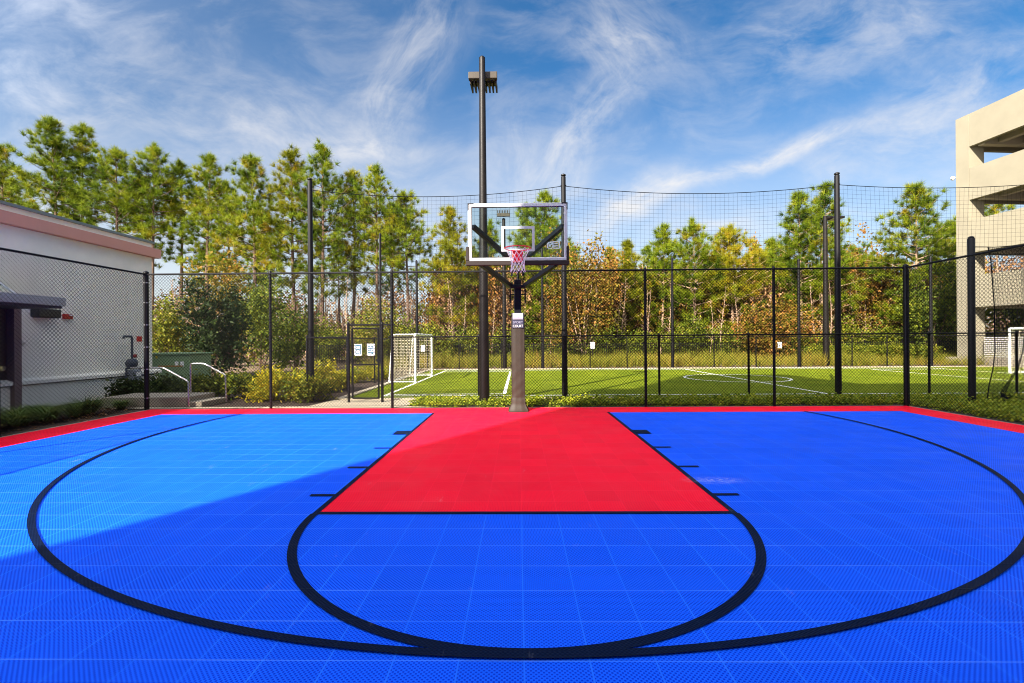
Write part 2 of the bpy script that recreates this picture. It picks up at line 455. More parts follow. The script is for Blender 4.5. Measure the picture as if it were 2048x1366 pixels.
b = MB()
z = 0.008
b.quad((KC - KW, Y_FT - LW / 2 + 0.002, z), (KC + KW, Y_FT - LW / 2 + 0.002, z), (KC + KW, Y_FT + LW / 2, z), (KC - KW, Y_FT + LW / 2, z))
for s in (-1, 1):
    xa, xb = sorted((KC + s * (KW - LW), KC + s * KW))
    b.quad((xa, Y_FT + LW / 2, z), (xb, Y_FT + LW / 2, z), (xb, Y_BASE, z), (xa, Y_BASE, z))
b.build('key_line', BLACK, court)
b = MB()
for s in (-1, 1):
    for yy, hh, ln in ((7.97, 0.20, 0.305), (7.04, 0.05, 0.305), (6.06, 0.05, 0.305), (4.86, 0.05, 0.305)):
        pass
for s in (-1, 1):
    for vv, hh in ((862.5, 0.30), (893.3, 0.051), (932, 0.051), (988, 0.051)):
        yy = (H_CAM * F_PX) / (vv - 681.5 + ROLL * (380))
        xa, xb = sorted((KC + s * KW, KC + s * (KW + 0.235)))
        b.quad((xa, yy - hh / 2, z), (xb, yy - hh / 2, z), (xb, yy + hh / 2, z), (xa, yy + hh / 2, z))
b.build('lane_mark', BLACK, court)
b = MB(); arc(b, KC, Y_FT, KW - LW, KW + 0.012, math.pi + 0.012, 2 * math.pi - 0.012, z); b.build('free_throw_arc', BLACK, court)
YC3, R3 = 26.74 * 0.3048, 5.985
a_end = math.asin((Y_BASE - YC3) / R3)
b = MB(); arc(b, KC, YC3, R3 - LW, R3, -math.pi - a_end, a_end, 0.012, 260); b.build('three_point_arc', BLACK, court)

# narrow concrete edge that carries the court and its fence
b = MB(); zc = -0.012
b.quad((X_L - 0.12, Y_EDGE, zc), (X_R + 0.12, Y_EDGE, zc), (X_R + 0.12, Y_EDGE + 0.12, zc), (X_L - 0.12, Y_EDGE + 0.12, zc))
b.quad((X_L - 0.12, Y_NEAR, zc), (X_L, Y_NEAR, zc), (X_L, Y_EDGE, zc), (X_L - 0.12, Y_EDGE, zc))
b.quad((X_R, Y_NEAR, zc), (X_R + 0.12, Y_NEAR, zc), (X_R + 0.12, Y_EDGE, zc), (X_R, Y_EDGE, zc))
tag(b.build('court_kerb', M_concrete), kind='structure')

# ------------------------------------------------------------------ soccer field
FX0, FX1, FY0, FY1 = -3.70, 20.4, 12.72, 23.5


def turf_mat():
    M = bpy.data.materials.new('artificial_turf'); M.use_nodes = True
    nt = M.node_tree; N = nt.nodes; L = nt.links; b = N['Principled BSDF']
    g = N.new('ShaderNodeNewGeometry')
    n1 = N.new('ShaderNodeTexNoise'); n1.inputs['Scale'].default_value = 0.7; n1.inputs['Detail'].default_value = 5; L.new(g.outputs['Position'], n1.inputs['Vector'])
    mp = N.new('ShaderNodeMapping'); mp.inputs['Scale'].default_value = (38, 14, 1); L.new(g.outputs['Position'], mp.inputs[0])
    n2 = N.new('ShaderNodeTexNoise'); n2.inputs['Scale'].default_value = 1.0; n2.inputs['Detail'].default_value = 5; n2.inputs['Roughness'].default_value = 0.7; L.new(mp.outputs[0], n2.inputs['Vector'])
    a = N.new('ShaderNodeMath'); a.operation = 'MULTIPLY_ADD'; a.inputs[1].default_value = 0.6; L.new(n2.outputs[0], a.inputs[0])
    c = N.new('ShaderNodeMath'); c.operation = 'MULTIPLY'; c.inputs[1].default_value = 0.4; L.new(n1.outputs[0], c.inputs[0]); L.new(c.outputs[0], a.inputs[2])
    r = N.new('ShaderNodeValToRGB'); r.color_ramp.elements[0].position = 0.33; r.color_ramp.elements[1].position = 0.66
    r.color_ramp.elements[0].color = (0.062, 0.100, 0.003, 1); r.color_ramp.elements[1].color = (0.185, 0.215, 0.010, 1)
    L.new(a.outputs[0], r.inputs[0]); L.new(r.outputs[0], b.inputs['Base Color'])
    b.inputs['Roughness'].default_value = 0.9; b.inputs['Specular IOR Level'].default_value = 0.08
    bp = N.new('ShaderNodeBump'); bp.inputs['Strength'].default_value = 0.8; bp.inputs['Distance'].default_value = 0.03
    L.new(n2.outputs[0], bp.inputs['Height']); L.new(bp.outputs[0], b.inputs['Normal'])
    return M


b = MB().quad((-4.55, 12.05, -0.006), (25.0, 12.05, -0.006), (25.0, 24.15, -0.006), (-4.55, 24.15, -0.006))
field = tag(b.build('turf_field', turf_mat()), kind='structure')
M_line = mat('white_turf_line', (0.72, 0.72, 0.66), 0.85, var=0.12, scale=12)
b = MB(); zl = -0.002; w = 0.10


def hline(x0, x1, y): b.quad((x0, y - w / 2, zl), (x1, y - w / 2, zl), (x1, y + w / 2, zl), (x0, y + w / 2, zl))
def vline(x, y0, y1): b.quad((x - w / 2, y0, zl), (x + w / 2, y0, zl), (x + w / 2, y1, zl), (x - w / 2, y1, zl))


hline(FX0 - w / 2, FX1 + w / 2, FY0); hline(FX0 - w / 2, FX1 + w / 2, FY1)
for xx in (FX0, 8.35, FX1): vline(xx, FY0 + w / 2, FY1 - w / 2)
vline(-0.41, 13.15, 22.6); hline(FX0 + w / 2, -0.46, 22.6); hline(FX0 + w / 2, -0.36, 13.1)
vline(16.9, 14.0, 22.6); hline(16.95, FX1 - w / 2, 14.0); hline(16.95, FX1 - w / 2, 22.6)
arc(b, 8.35, 18.1, 1.80, 1.90, 0, 2 * math.pi, zl + 0.002, 72)
b.build('field_line', M_line, field)
# concrete edging round the turf
b = MB(); zk = 0.03
b.box(-4.55, 25, 11.86, 12.05, -0.03, zk); b.box(-4.75, 25, 24.15, 24.40, -0.03, zk); b.box(-4.75, -4.55, 12.05, 24.15, -0.03, zk)
tag(b.build('field_kerb', M_concrete_pale), kind='structure')
# paved walk along the outside of the court fence
b = MB()
b.quad((-9.3, 10.48, 0.0), (-1.9, 10.48, 0.0), (-2.6, 10.72, 0.0), (-9.3, 10.72, 0.0))
b.quad((-4.9, 10.72, 0.0), (-2.6, 10.72, 0.0), (-2.35, 11.86, 0.0), (-4.75, 11.86, 0.0))
tag(b.build('path', M_concrete_pale), kind='structure')
b = MB().quad((-2.6, 10.48, -0.02), (30, 10.48, -0.02), (30, 11.86, -0.02), (-2.6, 11.86, -0.02)).quad((8.62, -8, -0.02), (30, -8, -0.02), (30, 10.48, -0.02), (8.62, 10.48, -0.02))
tag(b.build('planting_soil', M_mulch), kind='structure')
b = MB().quad((-14, -8, -0.02), (X_L - 0.12, -8, -0.02), (X_L - 0.12, 10.48, -0.02), (-14, 10.48, -0.02)).quad((-14, 10.72, -0.021), (-4.9, 10.72, -0.021), (-4.9, 24, -0.021), (-14, 24, -0.021))
tag(b.build('mulch_soil', M_mulch), kind='structure')


# ------------------------------------------------------------------ chain-link fences and nets
def chain_mesh(mb, a, bb, z0, z1, pitch=0.072, r=0.0038, off=0.0):
    a, bb = Vector((a[0], a[1], 0)), Vector((bb[0], bb[1], 0)); Ln = (bb - a).length; d = (bb - a) / Ln; nrm = Vector((d.y, -d.x, 0))
    Hh = z1 - z0
    for s in (1, -1):
        k0 = math.ceil(-Hh / pitch) if s == 1 else 0
        k1 = math.floor(Ln / pitch) if s == 1 else math.floor((Ln + Hh) / pitch)
        for k in range(k0, k1 + 1):
            c = k * pitch
            t0, t1 = (max(0, -c), min(Hh, Ln - c)) if s == 1 else (max(0, c - Ln), min(Hh, c))
            if t1 - t0 < 0.01: continue
            o = nrm * (off + s * r * 0.8)
            p = a + d * (c + s * t0) + Vector((0, 0, z0 + t0)) + o; q = a + d * (c + s * t1) + Vector((0, 0, z0 + t1)) + o
            mb.tube([p, q], r, 3, cap=False)
    return mb


def post_mb(x, y, z1, r, dome=True, z0=-0.05, n=12):
    mb = MB()
    pts = [(x, y, z0), (x, y, z1)]; rr = [r, r]
    if dome: pts += [(x, y, z1 + 0.004), (x, y, z1 + 0.035), (x, y, z1 + 0.06)]; rr += [r * 1.12, r * 1.05, r * 0.35]
    return mb.tube(pts, rr, n)


def bands(mb, x, y, zs, r):
    for zz in zs: mb.tube([(x, y, zz - 0.012), (x, y, zz + 0.012)], r, 12)
    return mb


FH = 3.04
YF = Y_EDGE + 0.06
XFL, XFR = X_L - 0.15, X_R + 0.05
M_galv = mat('galvanised_fitting', (0.35, 0.34, 0.36), 0.4, 0.8)
# back fence
ff = empty('chain_link_fence', (0, YF, 0), 'tall black chain-link fence across the far end of the court behind the hoop', 'fence')
for u in (541, 784, 1036.5, 1291, 1548):
    post_mb(gx(u, YF), YF, FH, 0.030).build('post', M_black, ff, smooth=True)
MB().tube([(XFL, YF, FH), (XFR, YF, FH)], 0.021, 8).build('top_rail', M_black, ff, smooth=True)
mb = MB(); chain_mesh(mb, (XFL + 0.06, YF - 0.03), (XFR - 0.06, YF - 0.03), 0.03, FH); mb.build('wire_mesh', M_wire, ff)
MB().tube([(XFL, YF - 0.03, 0.05), (XFR, YF - 0.03, 0.05)], 0.004, 5).build('tension_wire', M_wire, ff)
for sx, lab in ((XFL, 'left'), (XFR, 'right')):
    fl = empty('chain_link_fence', (sx, 0, 0),
               'tall black chain-link fence running beside the white building' if sx < 0 else 'tall black chain-link fence running towards the viewer on the parking garage side', 'fence')
    cp = post_mb(sx, YF, FH + 0.02, 0.05).build('corner_post', M_black, fl, smooth=True)
    zs = [0.25, 0.9, 1.4, 1.9, 2.4, 2.85]
    for zz in zs: bands(MB(), sx, YF, [zz], 0.054).build('band', M_galv if sx < 0 else M_black, cp, smooth=True)
    yys = (wyx(-5.0, XFL), 4.3, 1.3, -1.8) if sx < 0 else (7.25, 4.1, 1.0, -2.0)
    for yy in yys: post_mb(sx, yy, FH, 0.03).build('post', M_black, fl, smooth=True)
    MB().tube([(sx, YF, FH), (sx, -2.0, FH)], 0.021, 8).build('top_rail', M_black, fl, smooth=True)
    ins = 0.03 if sx < 0 else -0.03
    chain_mesh(MB(), (sx + ins, YF - 0.07), (sx + ins, -2.0), 0.03, FH).build('wire_mesh', M_wire, fl)
    MB().tube([(sx + ins + 0.02, YF - 0.09, 0.05), (sx + ins + 0.02, YF - 0.09, FH - 0.05)], 0.010, 6).build('tension_bar', M_black, fl)

# low field fences
LFH = 1.60
YL = 11.95
lf = empty('field_fence', (0, YL, 0), 'low black chain-link fence along the near touchline of the soccer field', 'fence')
xa = gx(776, YL)
for u in (957, 1140, 1318, 1497, 1677, 1858, 2033):
    if u in (1140, 1677): continue
    post_mb(gx(u, YL), YL, LFH, 0.028).build('post', M_black, lf, smooth=True)
MB().tube([(xa, YL, LFH), (16, YL, LFH)], 0.020, 8).build('top_rail', M_black, lf, smooth=True)
chain_mesh(MB(), (xa, YL - 0.025), (16, YL - 0.025), 0.06, LFH, r=0.0017).build('wire_mesh', M_wire, lf)
YG = 24.62
lf2 = empty('field_fence', (0, YG, 0), 'low black chain-link fence along the far touchline in front of the tall grass', 'fence')
for u in (855, 918, 1003, 1087, 1180, 1254, 1428, 1512, 1704, 1774): post_mb(gx(u, YG), YG, LFH, 0.028, n=8).build('post', M_black, lf2)
MB().tube([(-5.2, YG, LFH), (26, YG, LFH)], 0.020, 6).build('top_rail', M_black, lf2)
chain_mesh(MB(), (-5.2, YG - 0.03), (26, YG - 0.03), 0.06, LFH, pitch=0.09, r=0.0022).build('wire_mesh', M_wire, lf2)
XS = -5.25
lf3 = empty('field_fence', (XS, 18, 0), 'low black chain-link fence behind the left soccer goal', 'fence')
for yy in (11.5, 14.2, 16.9, 19.6, 22.2, 24.5): post_mb(XS, yy, LFH, 0.028, n=8).build('post', M_black, lf3)
MB().tube([(XS, 11.5, LFH), (XS, 24.6, LFH)], 0.02, 6).build('top_rail', M_black, lf3)
chain_mesh(MB(), (XS, 11.5), (XS, 24.6), 0.06, LFH, pitch=0.08, r=0.0022).build('wire_mesh', M_wire, lf3)

# gate with its short panel of fence
YGT = 11.42
gt = empty('fence_gate', (gx(699, YGT), YGT, 0), 'narrow black chain-link gate with two blue and white signs', 'gate')
x0, x1, x2 = gx(697, YGT), gx(764, YGT), gx(790, YGT)
zt = gz(697, 650, YGT)
for xx in (x0, x1): post_mb(xx, YGT, zt + 0.01, 0.033).build('post', M_black, gt, smooth=True)
MB().tube([(x0, YGT, zt), (x2, YGT, zt)], 0.022, 8).build('header_rail', M_black, gt, smooth=True)
xl0, xl1 = gx(705, YGT), gx(757, YGT); zb, zm, zu = 0.10, gz(730, 729, YGT), gz(730, 657, YGT)
leaf = MB()
for xx in (xl0, xl1): leaf.tube([(xx, YGT - 0.01, zb), (xx, YGT - 0.01, zu)], 0.024, 8)
for zz in (zb, zm, zu): leaf.tube([(xl0, YGT - 0.01, zz), (xl1, YGT - 0.01, zz)], 0.020, 8)
lo = leaf.build('gate_leaf', M_black, gt, smooth=True)
chain_mesh(MB(), (xl0, YGT - 0.01), (xl1, YGT - 0.01), zb, zu, pitch=0.07, r=0.0018).build('wire_mesh', M_wire, lo)
MB().box(xl1 - 0.05, xl1 + 0.09, YGT - 0.05, YGT - 0.02, 1.0, 1.06).build('latch', M_black, lo)
pnl = MB().tube([(XS, YGT, LFH), (x0, YGT, LFH)], 0.018, 8).build('side_rail', M_black, gt, smooth=True)
chain_mesh(MB(), (XS, YGT), (x0 - 0.03, YGT), 0.06, LFH, r=0.0018).build('side_mesh', M_wire, gt)
M_teal = mat('printed_blue_green', (0.025, 0.13, 0.20), 0.5)
M_sign = mat('white_sign_face', (0.82, 0.82, 0.82), 0.5)
for u0, u1, v0, v1, blocks, lab in (
        (709.3, 723.7, 688, 711, [(.12, .88, .82, .93), (.12, .28, .56, .82), (.74, .88, .56, .82), (.12, .88, .44, .56), (.12, .24, .10, .44), (.76, .88, .10, .44), (.24, .62, .10, .20), (.32, .66, .28, .35), (.40, .62, .64, .70)],
         'white sign with two large blue framed panels, on the gate leaf near its hinge post'),
        (734.3, 749, 687.5, 711, [(.12, .40, .74, .82), (.50, .88, .74, .83), (.12, .88, .57, .67), (.12, .26, .37, .52), (.36, .54, .37, .52), (.64, .88, .40, .52), (.12, .50, .20, .32), (.56, .88, .09, .32), (.12, .30, .08, .15), (.36, .50, .08, .15)],
         'white sign covered in small blue text blocks, on the gate leaf near its latch')):
    q0, q1 = at(u0, v1, YGT - 0.05), at(u1, v0, YGT - 0.05)
    s = MB().box(q0.x, q1.x, YGT - 0.056, YGT - 0.046, q0.z, q1.z).build('gate_sign', M_sign); tag(s, lab, 'sign', 'signs on the gate')
    pm = MB()
    for a0, a1, c0, c1 in blocks:
        pm.box(q0.x + (q1.x - q0.x) * a0, q0.x + (q1.x - q0.x) * a1, YGT - 0.059, YGT - 0.0565, q0.z + (q1.z - q0.z) * c0, q0.z + (q1.z - q0.z) * c1)
    pm.build('print', M_teal, s)

# tall net poles and ball-stop net
YN = 12.16
NPX = [gx(622, YN), gx(1129, YN), gx(1676, YN), 14.9]
NPT = [gz(625, 362, YN), gz(1126, 354, YN), gz(1673, 351, YN), 5.8]
NPL = ['net pole farthest from the garage, standing among the yellow shrubs by the gate', 'net pole standing just past the backboard edge on the garage side', 'net pole standing between the back fence corner and the far curved light', None]
for i in range(3):
    o = MB().tube([(NPX[i], YN, -0.05), (NPX[i], YN, NPT[i] * 0.5), (NPX[i], YN, NPT[i]), (NPX[i], YN, NPT[i] + 0.03)], [0.078, 0.068, 0.060, 0.03], 14)
    e = empty('net_pole', (NPX[i], YN, 0), 'tall black ' + NPL[i], 'pole', 'tall net poles on the near touchline')
    o.build('shaft', M_black, e, smooth=True)
    for zz in (NPT[i] - 0.22, NPT[i] * 0.66, 1.75): MB().tube([(NPX[i] - 0.075, YN, zz), (NPX[i] + 0.075, YN, zz)], 0.016, 6).build('eye_bolt', M_black, e)
    MB().tube([(NPX[i], YN, NPT[i] + 0.032), (NPX[i], YN, NPT[i] + 0.06), (NPX[i], YN, NPT[i] + 0.085)], [0.066, 0.062, 0.02], 14).build('cap', M_black, e, smooth=True)


def net_section(mb, rope, xa, xb, za, zb, sag, y, zlow, pitch=0.112, r=0.0022, seed=0):
    rs = random.Random(seed)
    def top(x):
        t = (x - xa) / (xb - xa); return za + (zb - za) * t - sag * 4 * t * (1 - t)
    def lean(x, f):   # strands drift sideways with depth
        return x + 0.05 * math.sin(x * 1.3 + seed) * f
    n = int((xb - xa) / pitch)
    xs = [xa + (xb - xa) * i / n for i in range(n + 1)]
    for x in xs:
        t = top(x)
        mb.tube([(lean(x, k / 4), y + 0.03 * math.sin(k + x), t + (zlow - t) * k / 4) for k in range(5)], r, 3, cap=False)
    nz = int((max(za, zb) - zlow) / pitch)
    for j in range(1, nz + 1):
        f = j / nz
        pts = []
        for i in range(0, 25):
            x = xa + (xb - xa) * i / 24; t = top(x)
            fall = f ** 1.0
            pts.append((lean(x, f), y, t + (zlow - t) * fall))
        mb.tube(pts, r, 3, cap=False)
    rope.tube([(xa + (xb - xa) * i / 24, y, top(xa + (xb - xa) * i / 24)) for i in range(25)], 0.009, 5)


net = empty('ball_stop_net', (4, YN, 0), 'black square-mesh ball net hung between the tall poles above the near touchline', 'net')
mb = MB(); rp = MB()
for i in range(3):
    net_section(mb, rp, NPX[i] + 0.06, NPX[i + 1] - 0.06, NPT[i] - 0.24, NPT[i + 1] - 0.24, (0.22, 0.21, 0.16)[i], YN, LFH + 0.05, seed=i)
mb.build('net_mesh', M_net, net); rp.build('head_rope', M_net, net)

# far net poles beyond the field
YN2 = 24.9
for u, v, lab in ((760, 470, 'thin black pole beyond the left goal, rising above the gate'), (833, 523, 'thin black pole beyond the goal, on the hoop side of it'), (1084, 500, 'thin black pole on the far touchline beside the hoop padding'),
                  (1344, 517, 'thin black pole on the far touchline between the low fence posts at midfield'), (1597, 520, 'thin black pole on the far touchline just before the tall single light'), (1861, 516, 'thin black pole on the far touchline nearest the garage')):
    yy = YN2 if u > 800 else 21.0
    p = at(u, v, yy)
    e = empty('net_pole', (p.x, yy, 0), lab, 'pole', 'net poles beyond the field')
    MB().tube([(p.x, yy, -0.05), (p.x, yy, p.z)], [0.085, 0.06] if u > 800 else [0.06, 0.05], 10).build('shaft', M_black, e, smooth=True)
    MB().tube([(p.x, yy, p.z + 0.002), (p.x, yy, p.z + 0.08)], [0.065, 0.03], 10).build('cap', M_black, e, smooth=True)

# short pole and loose net by the right fence
YS = 10.62
sp = at(1942, 478, YS)
e = empty('net_pole', (sp.x, YS, 0), 'thick short black pole outside the court fence, in front of the garage', 'pole')
MB().tube([(sp.x, YS, -0.05), (sp.x, YS, sp.z), (sp.x, YS, sp.z + 0.03)], [0.068, 0.066, 0.05], 16).build('shaft', M_black, e, smooth=True)
MB().tube([(sp.x, YS, sp.z + 0.031), (sp.x, YS, sp.z + 0.06)], [0.066, 0.03], 16).build('cap', M_black, e, smooth=True)
MB().box(sp.x - 0.10, sp.x + 0.10, YS - 0.10, YS + 0.10, -0.02, 0.02).build('base_plate', M_steel, e)
ln = empty('loose_net', (sp.x + 1.2, YS + 0.1, 0), 'loose black netting hanging in folds to the ground beside the short thick pole', 'net')
edge = [at(u, v, YS + 0.15) for u, v in ((1976, 494), (1984, 520), (1990, 560), (1997, 610), (2000, 660), (2001, 705), (1995, 740), (1983, 772), (1974, 795), (1982, 803))]
mb = MB(); rp = MB()
NC, WN = 46, 2.1


def drape(i, s):
    e0 = edge[i]
    return (e0.x + s * WN * (1 - 0.1 * i / 9), e0.y + 0.16 * math.sin(s * 17 + i * 0.4) * (0.3 + i / 9), max(0.02, e0.z + 0.10 * math.sin(s * 9) * (i > 6) + 0.05 * s))


def epos(t):
    f = t * (len(edge) - 1); i = min(int(f), len(edge) - 2); return i, f - i


def dr(t, s):
    i, k = epos(t); a, c = drape(i, s), drape(i + 1, s); return tuple(a[j] + (c[j] - a[j]) * k for j in range(3))


for c in range(NC + 1): mb.tube([dr(t / 18, c / NC) for t in range(19)], 0.0034, 3, cap=False)
for t in range(1, 76): mb.tube([dr(t / 76, c / 30) for c in range(31)], 0.0034, 3, cap=False)
mb.build('net_mesh', M_net, ln)
rp.tube([dr(t / 27, 0) for t in range(28)], 0.011, 6); rp.tube([dr(1.0, c / 30) for c in range(31)], 0.018, 6)
rp.tube([(sp.x, YS, sp.z - 0.18), tuple((Vector((sp.x, YS, sp.z - 0.18)) + edge[0]) / 2 + Vector((0, 0, -0.0))), tuple(edge[0])] + [dr(0, c / 30) for c in range(1, 31)], 0.009, 6)
rp.build('edge_rope', M_net, ln)


# ------------------------------------------------------------------ field lights
def sport_light(u, vtop, Y, vbase, label, r0, r1, w, ubase=None, vhead=None, front=False, armed=False):
    xt = gx(u, Y); zt = gz(u, vtop, Y)
    e = empty('field_light', (xt, Y, 0), label, 'light pole', 'light poles round the soccer field')
    MB().tube([(xt, Y, -0.05), (xt, Y, zt * 0.5), (xt, Y, zt)], [r0, r0 * 0.45 + r1 * 0.5, r1], 18).build('pole', M_bronze, e, smooth=True)
    MB().tube([(xt, Y, zt), (xt, Y, zt + 0.035)], [r1 * 1.05, r1 * 0.6], 18).build('cap', M_bronze, e, smooth=True)
    hd = MB()
    if armed:
        ax = xt + 0.55
        hd.bar((xt, Y, zt - 0.06), (ax + 0.2, Y, zt - 0.04), 0.12, 0.12)
        hd.build('arm', M_bronze, e)
        f = MB().box(ax - 0.3, ax + 0.35, Y - 0.30, Y + 0.30, zt - 0.16, zt - 0.045).build('lamp_head', M_bronze, e, bevel=0.02)
        MB().box(ax - 0.25, ax + 0.30, Y - 0.25, Y + 0.25, zt - 0.175, zt - 0.165).build('lens', M_alu, f)
        return e
    zh = gz(u, vhead, Y); s = 1 if not front else -1
    ybar = Y + s * 0.22
    # crossbar with a row of slanting louvre fins in front of the lamp
    hb = hd.bar((xt - w / 2, ybar, zh), (xt + w / 2, ybar, zh), 0.13, 0.17).build('crossbar', M_head, e, bevel=0.015)
    MB().bar((xt, Y, zh), (xt, ybar, zh), 0.10, 0.10).build('bracket', M_bronze, e)
    fm = MB()
    n = 8
    for i in range(n):
        xx = xt - w / 2 + w * (i + 0.5) / n
        zr = -0.05 if s > 0 else 0.05
        if s > 0: fm.bar((xx, ybar + 0.05, zh - 0.06), (xx + 0.01, ybar + 0.55, zh - 0.04), 0.04, 0.16)
        else: fm.bar((xx, ybar, zh + 0.066), (xx, ybar - 0.10, zh + 0.22), 0.045, 0.05)
    fm.build('louvre', M_head, e)
    if s > 0: MB().box(xt - w / 2 + 0.02, xt + w / 2 - 0.02, ybar + min(s * 0.06, s * 0.5), ybar + max(s * 0.06, s * 0.5), zh + 0.02, zh + 0.05).build('reflector', M_bronze, e)
    return e


sport_light(968, 116, 11.15, 806, 'very tall dark bronze light pole right behind the backboard', 0.128, 0.072, 0.70, vhead=142)
sport_light(1009, 438, 25.3, 735, 'dark light pole across the field, its comb-like head showing through the backboard glass', 0.125, 0.09, 0.70, vhead=432, front=True)
sport_light(1652, 433, 26.4, 728, 'dark light pole with a single sideways arm beyond the field towards the garage', 0.17, 0.10, 0.8, armed=True)

# ------------------------------------------------------------------ basketball hoop
XH = -0.015
YB = 8.86
hp = empty('basketball_hoop', (XH, 9.92, 0), 'basketball hoop with glass backboard on a padded pole at the end of the red key', 'basketball hoop')
YP = 9.92
xp = gx(1036, YP)
M_pole = mat('black_goal_paint', (0.006, 0.006, 0.009), 0.30, 0.0, 0.3)
MB().box(xp - 0.075, xp + 0.075, YP - 0.075, YP + 0.075, 0.0, gz(1036, 560, YP)).build('pole', M_pole, hp, bevel=0.012)
# pad
M_pad = mat('brown_vinyl_pad', (0.026, 0.0195, 0.0142), 0.55, 0.0, 0.25, var=0.12, scale=5)


def pad_mesh():
    mb = MB(); vs = []; fs = []
    zs = [0.0, 0.03, 0.10, 0.18, 0.24] + [0.27 + i * (gz(1036, 626, YP) - 0.30) / 40 for i in range(41)]; zs.append(zs[-1] + 0.02)
    hw = 0.142; ns = 8
    for zi, zz in enumerate(zs):
        g = 0.0
        if zz < 0.26: g = 0.075 * ((0.26 - zz) / 0.26) ** 1.2 + 0.012 * math.sin(zz * 60)
        per = []
        for sxx, syy, nx, ny in ((-1, -1, 1, 0), (1, -1, 0, 1), (1, 1, -1, 0), (-1, 1, 0, -1)):
            for k in range(ns):
                f = k / ns
                x = sxx + nx * 2 * f; y = syy + ny * 2 * f
                cr = min(1.0, 1.0 if abs(abs(x) - abs(y)) > 0.25 else 0.93)
                wv = 0.0030 * math.sin(zz * 31 - x * 3.4 + y * 2 + 2.2 * math.sin(zz * 4.1)) * (0.5 + 0.5 * math.sin(zz * 2.7 + 1)) * (1 if 0.26 < zz < zs[-2] else 0) + 0.0012 * math.sin(zz * 83 + x * 7)
                per.append((xp + x * (hw + g) * cr + wv * abs(x) * 0.5, YP - 0.01 + y * (hw + g) * cr + wv, zz))
        vs += per
    n = 4 * ns
    for i in range(len(zs) - 1):
        for k in range(n): fs.append((i * n + k, i * n + (k + 1) % n, (i + 1) * n + (k + 1) % n, (i + 1) * n + k))
    fs.append(tuple(range((len(zs) - 1) * n, len(zs) * n)))
    return mb.add(vs, fs), zs[-1]


pmb, ztop = pad_mesh()
pad = pmb.build('pole_pad', M_pad, hp, smooth=True)
MB().box(xp - 0.149, xp + 0.149, YP - 0.165, YP + 0.145, ztop - 0.055, ztop - 0.035).build('strap', M_black, pad)
# logo on the pad
YLG = YP - 0.01 - 0.142 - 0.012
q0, q1 = at(1024.8, 656, YLG), at(1046.8, 625.5, YLG)
M_navy = mat('navy_print', (0.010, 0.010, 0.035), 0.5)
M_wp = mat('white_print', (0.50, 0.50, 0.46), 0.5)
M_lil = mat('grey_violet_print', (0.22, 0.20, 0.34), 0.5)
hq = q1.z - q0.z; wq = q1.x - q0.x
lg = MB().box(q0.x, q1.x, YLG, YLG + 0.010, q0.z, q1.z).build('logo_panel', M_navy, pad)
MB().box(q0.x + wq * .04, q1.x - wq * .04, YLG - 0.003, YLG - 0.0005, q0.z + hq * .57, q0.z + hq * .97).build('logo_field', M_wp, lg)
mb = MB()
mb.box(q0.x + wq * .05, q1.x - wq * .05, YLG - 0.006, YLG - 0.0035, q0.z + hq * .585, q0.z + hq * .66)
for i in range(9):
    hh = (.05, .075, .045, .08, .10, .06, .08, .05, .07)[i]
    mb.box(q0.x + wq * (.07 + .097 * i), q0.x + wq * (.145 + .097 * i), YLG - 0.006, YLG - 0.0035, q0.z + hq * .6605, q0.z + hq * (.66 + hh))
mb.bar((q0.x + wq * .50, YLG - 0.008, q0.z + hq * .86), (q0.x + wq * .53, YLG - 0.008, q0.z + hq * .70), 0.006, 0.003)
mb.bar((q0.x + wq * .53, YLG - 0.008, q0.z + hq * .70), (q0.x + wq * .66, YLG - 0.008, q0.z + hq * .60), 0.006, 0.003)
mb.build('logo_emblem', M_lil, lg)


def text_obj(txt, w, h, loc, m, name, parent, bold=0.0):
    cu = bpy.data.curves.new(name, 'FONT'); cu.body = txt; cu.size = 1.0; cu.extrude = 0.004; cu.offset = bold
    to = bpy.data.objects.new(name, cu); COL.objects.link(to)
    dg = bpy.context.evaluated_depsgraph_get(); me = bpy.data.meshes.new_from_object(to.evaluated_get(dg))
    bpy.data.objects.remove(to); bpy.data.curves.remove(cu)
    co = np.empty(len(me.vertices) * 3); me.vertices.foreach_get('co', co); co = co.reshape(-1, 3)
    lo_, hi_ = co.min(0), co.max(0); co = (co - lo_) / np.maximum(hi_ - lo_, 1e-6)
    new = np.stack([loc[0] + co[:, 0] * w, loc[1] - co[:, 2] * 0.003, loc[2] + co[:, 1] * h], 1)
    me.vertices.foreach_set('co', new.astype(np.float32).ravel()); me.update()
    me.materials.clear(); me.materials.append(m); me.name = name
    o = bpy.data.objects.new(name, me); COL.objects.link(o)
    o.parent = parent; o.matrix_parent_inverse = parent.matrix_world.inverted()
    return o


bpy.context.view_layer.update()
text_obj('SPORT', wq * .90, hq * .15, (q0.x + wq * .05, YLG - 0.001, q0.z + hq * .30), mat('grey_print', (0.22, 0.22, 0.30), 0.5), 'logo_text', lg)
text_obj('COURT', wq * .92, hq * .16, (q0.x + wq * .04, YLG - 0.001, q0.z + hq * .05), mat('white_print_text', (0.55, 0.55, 0.55), 0.5), 'logo_text', lg)

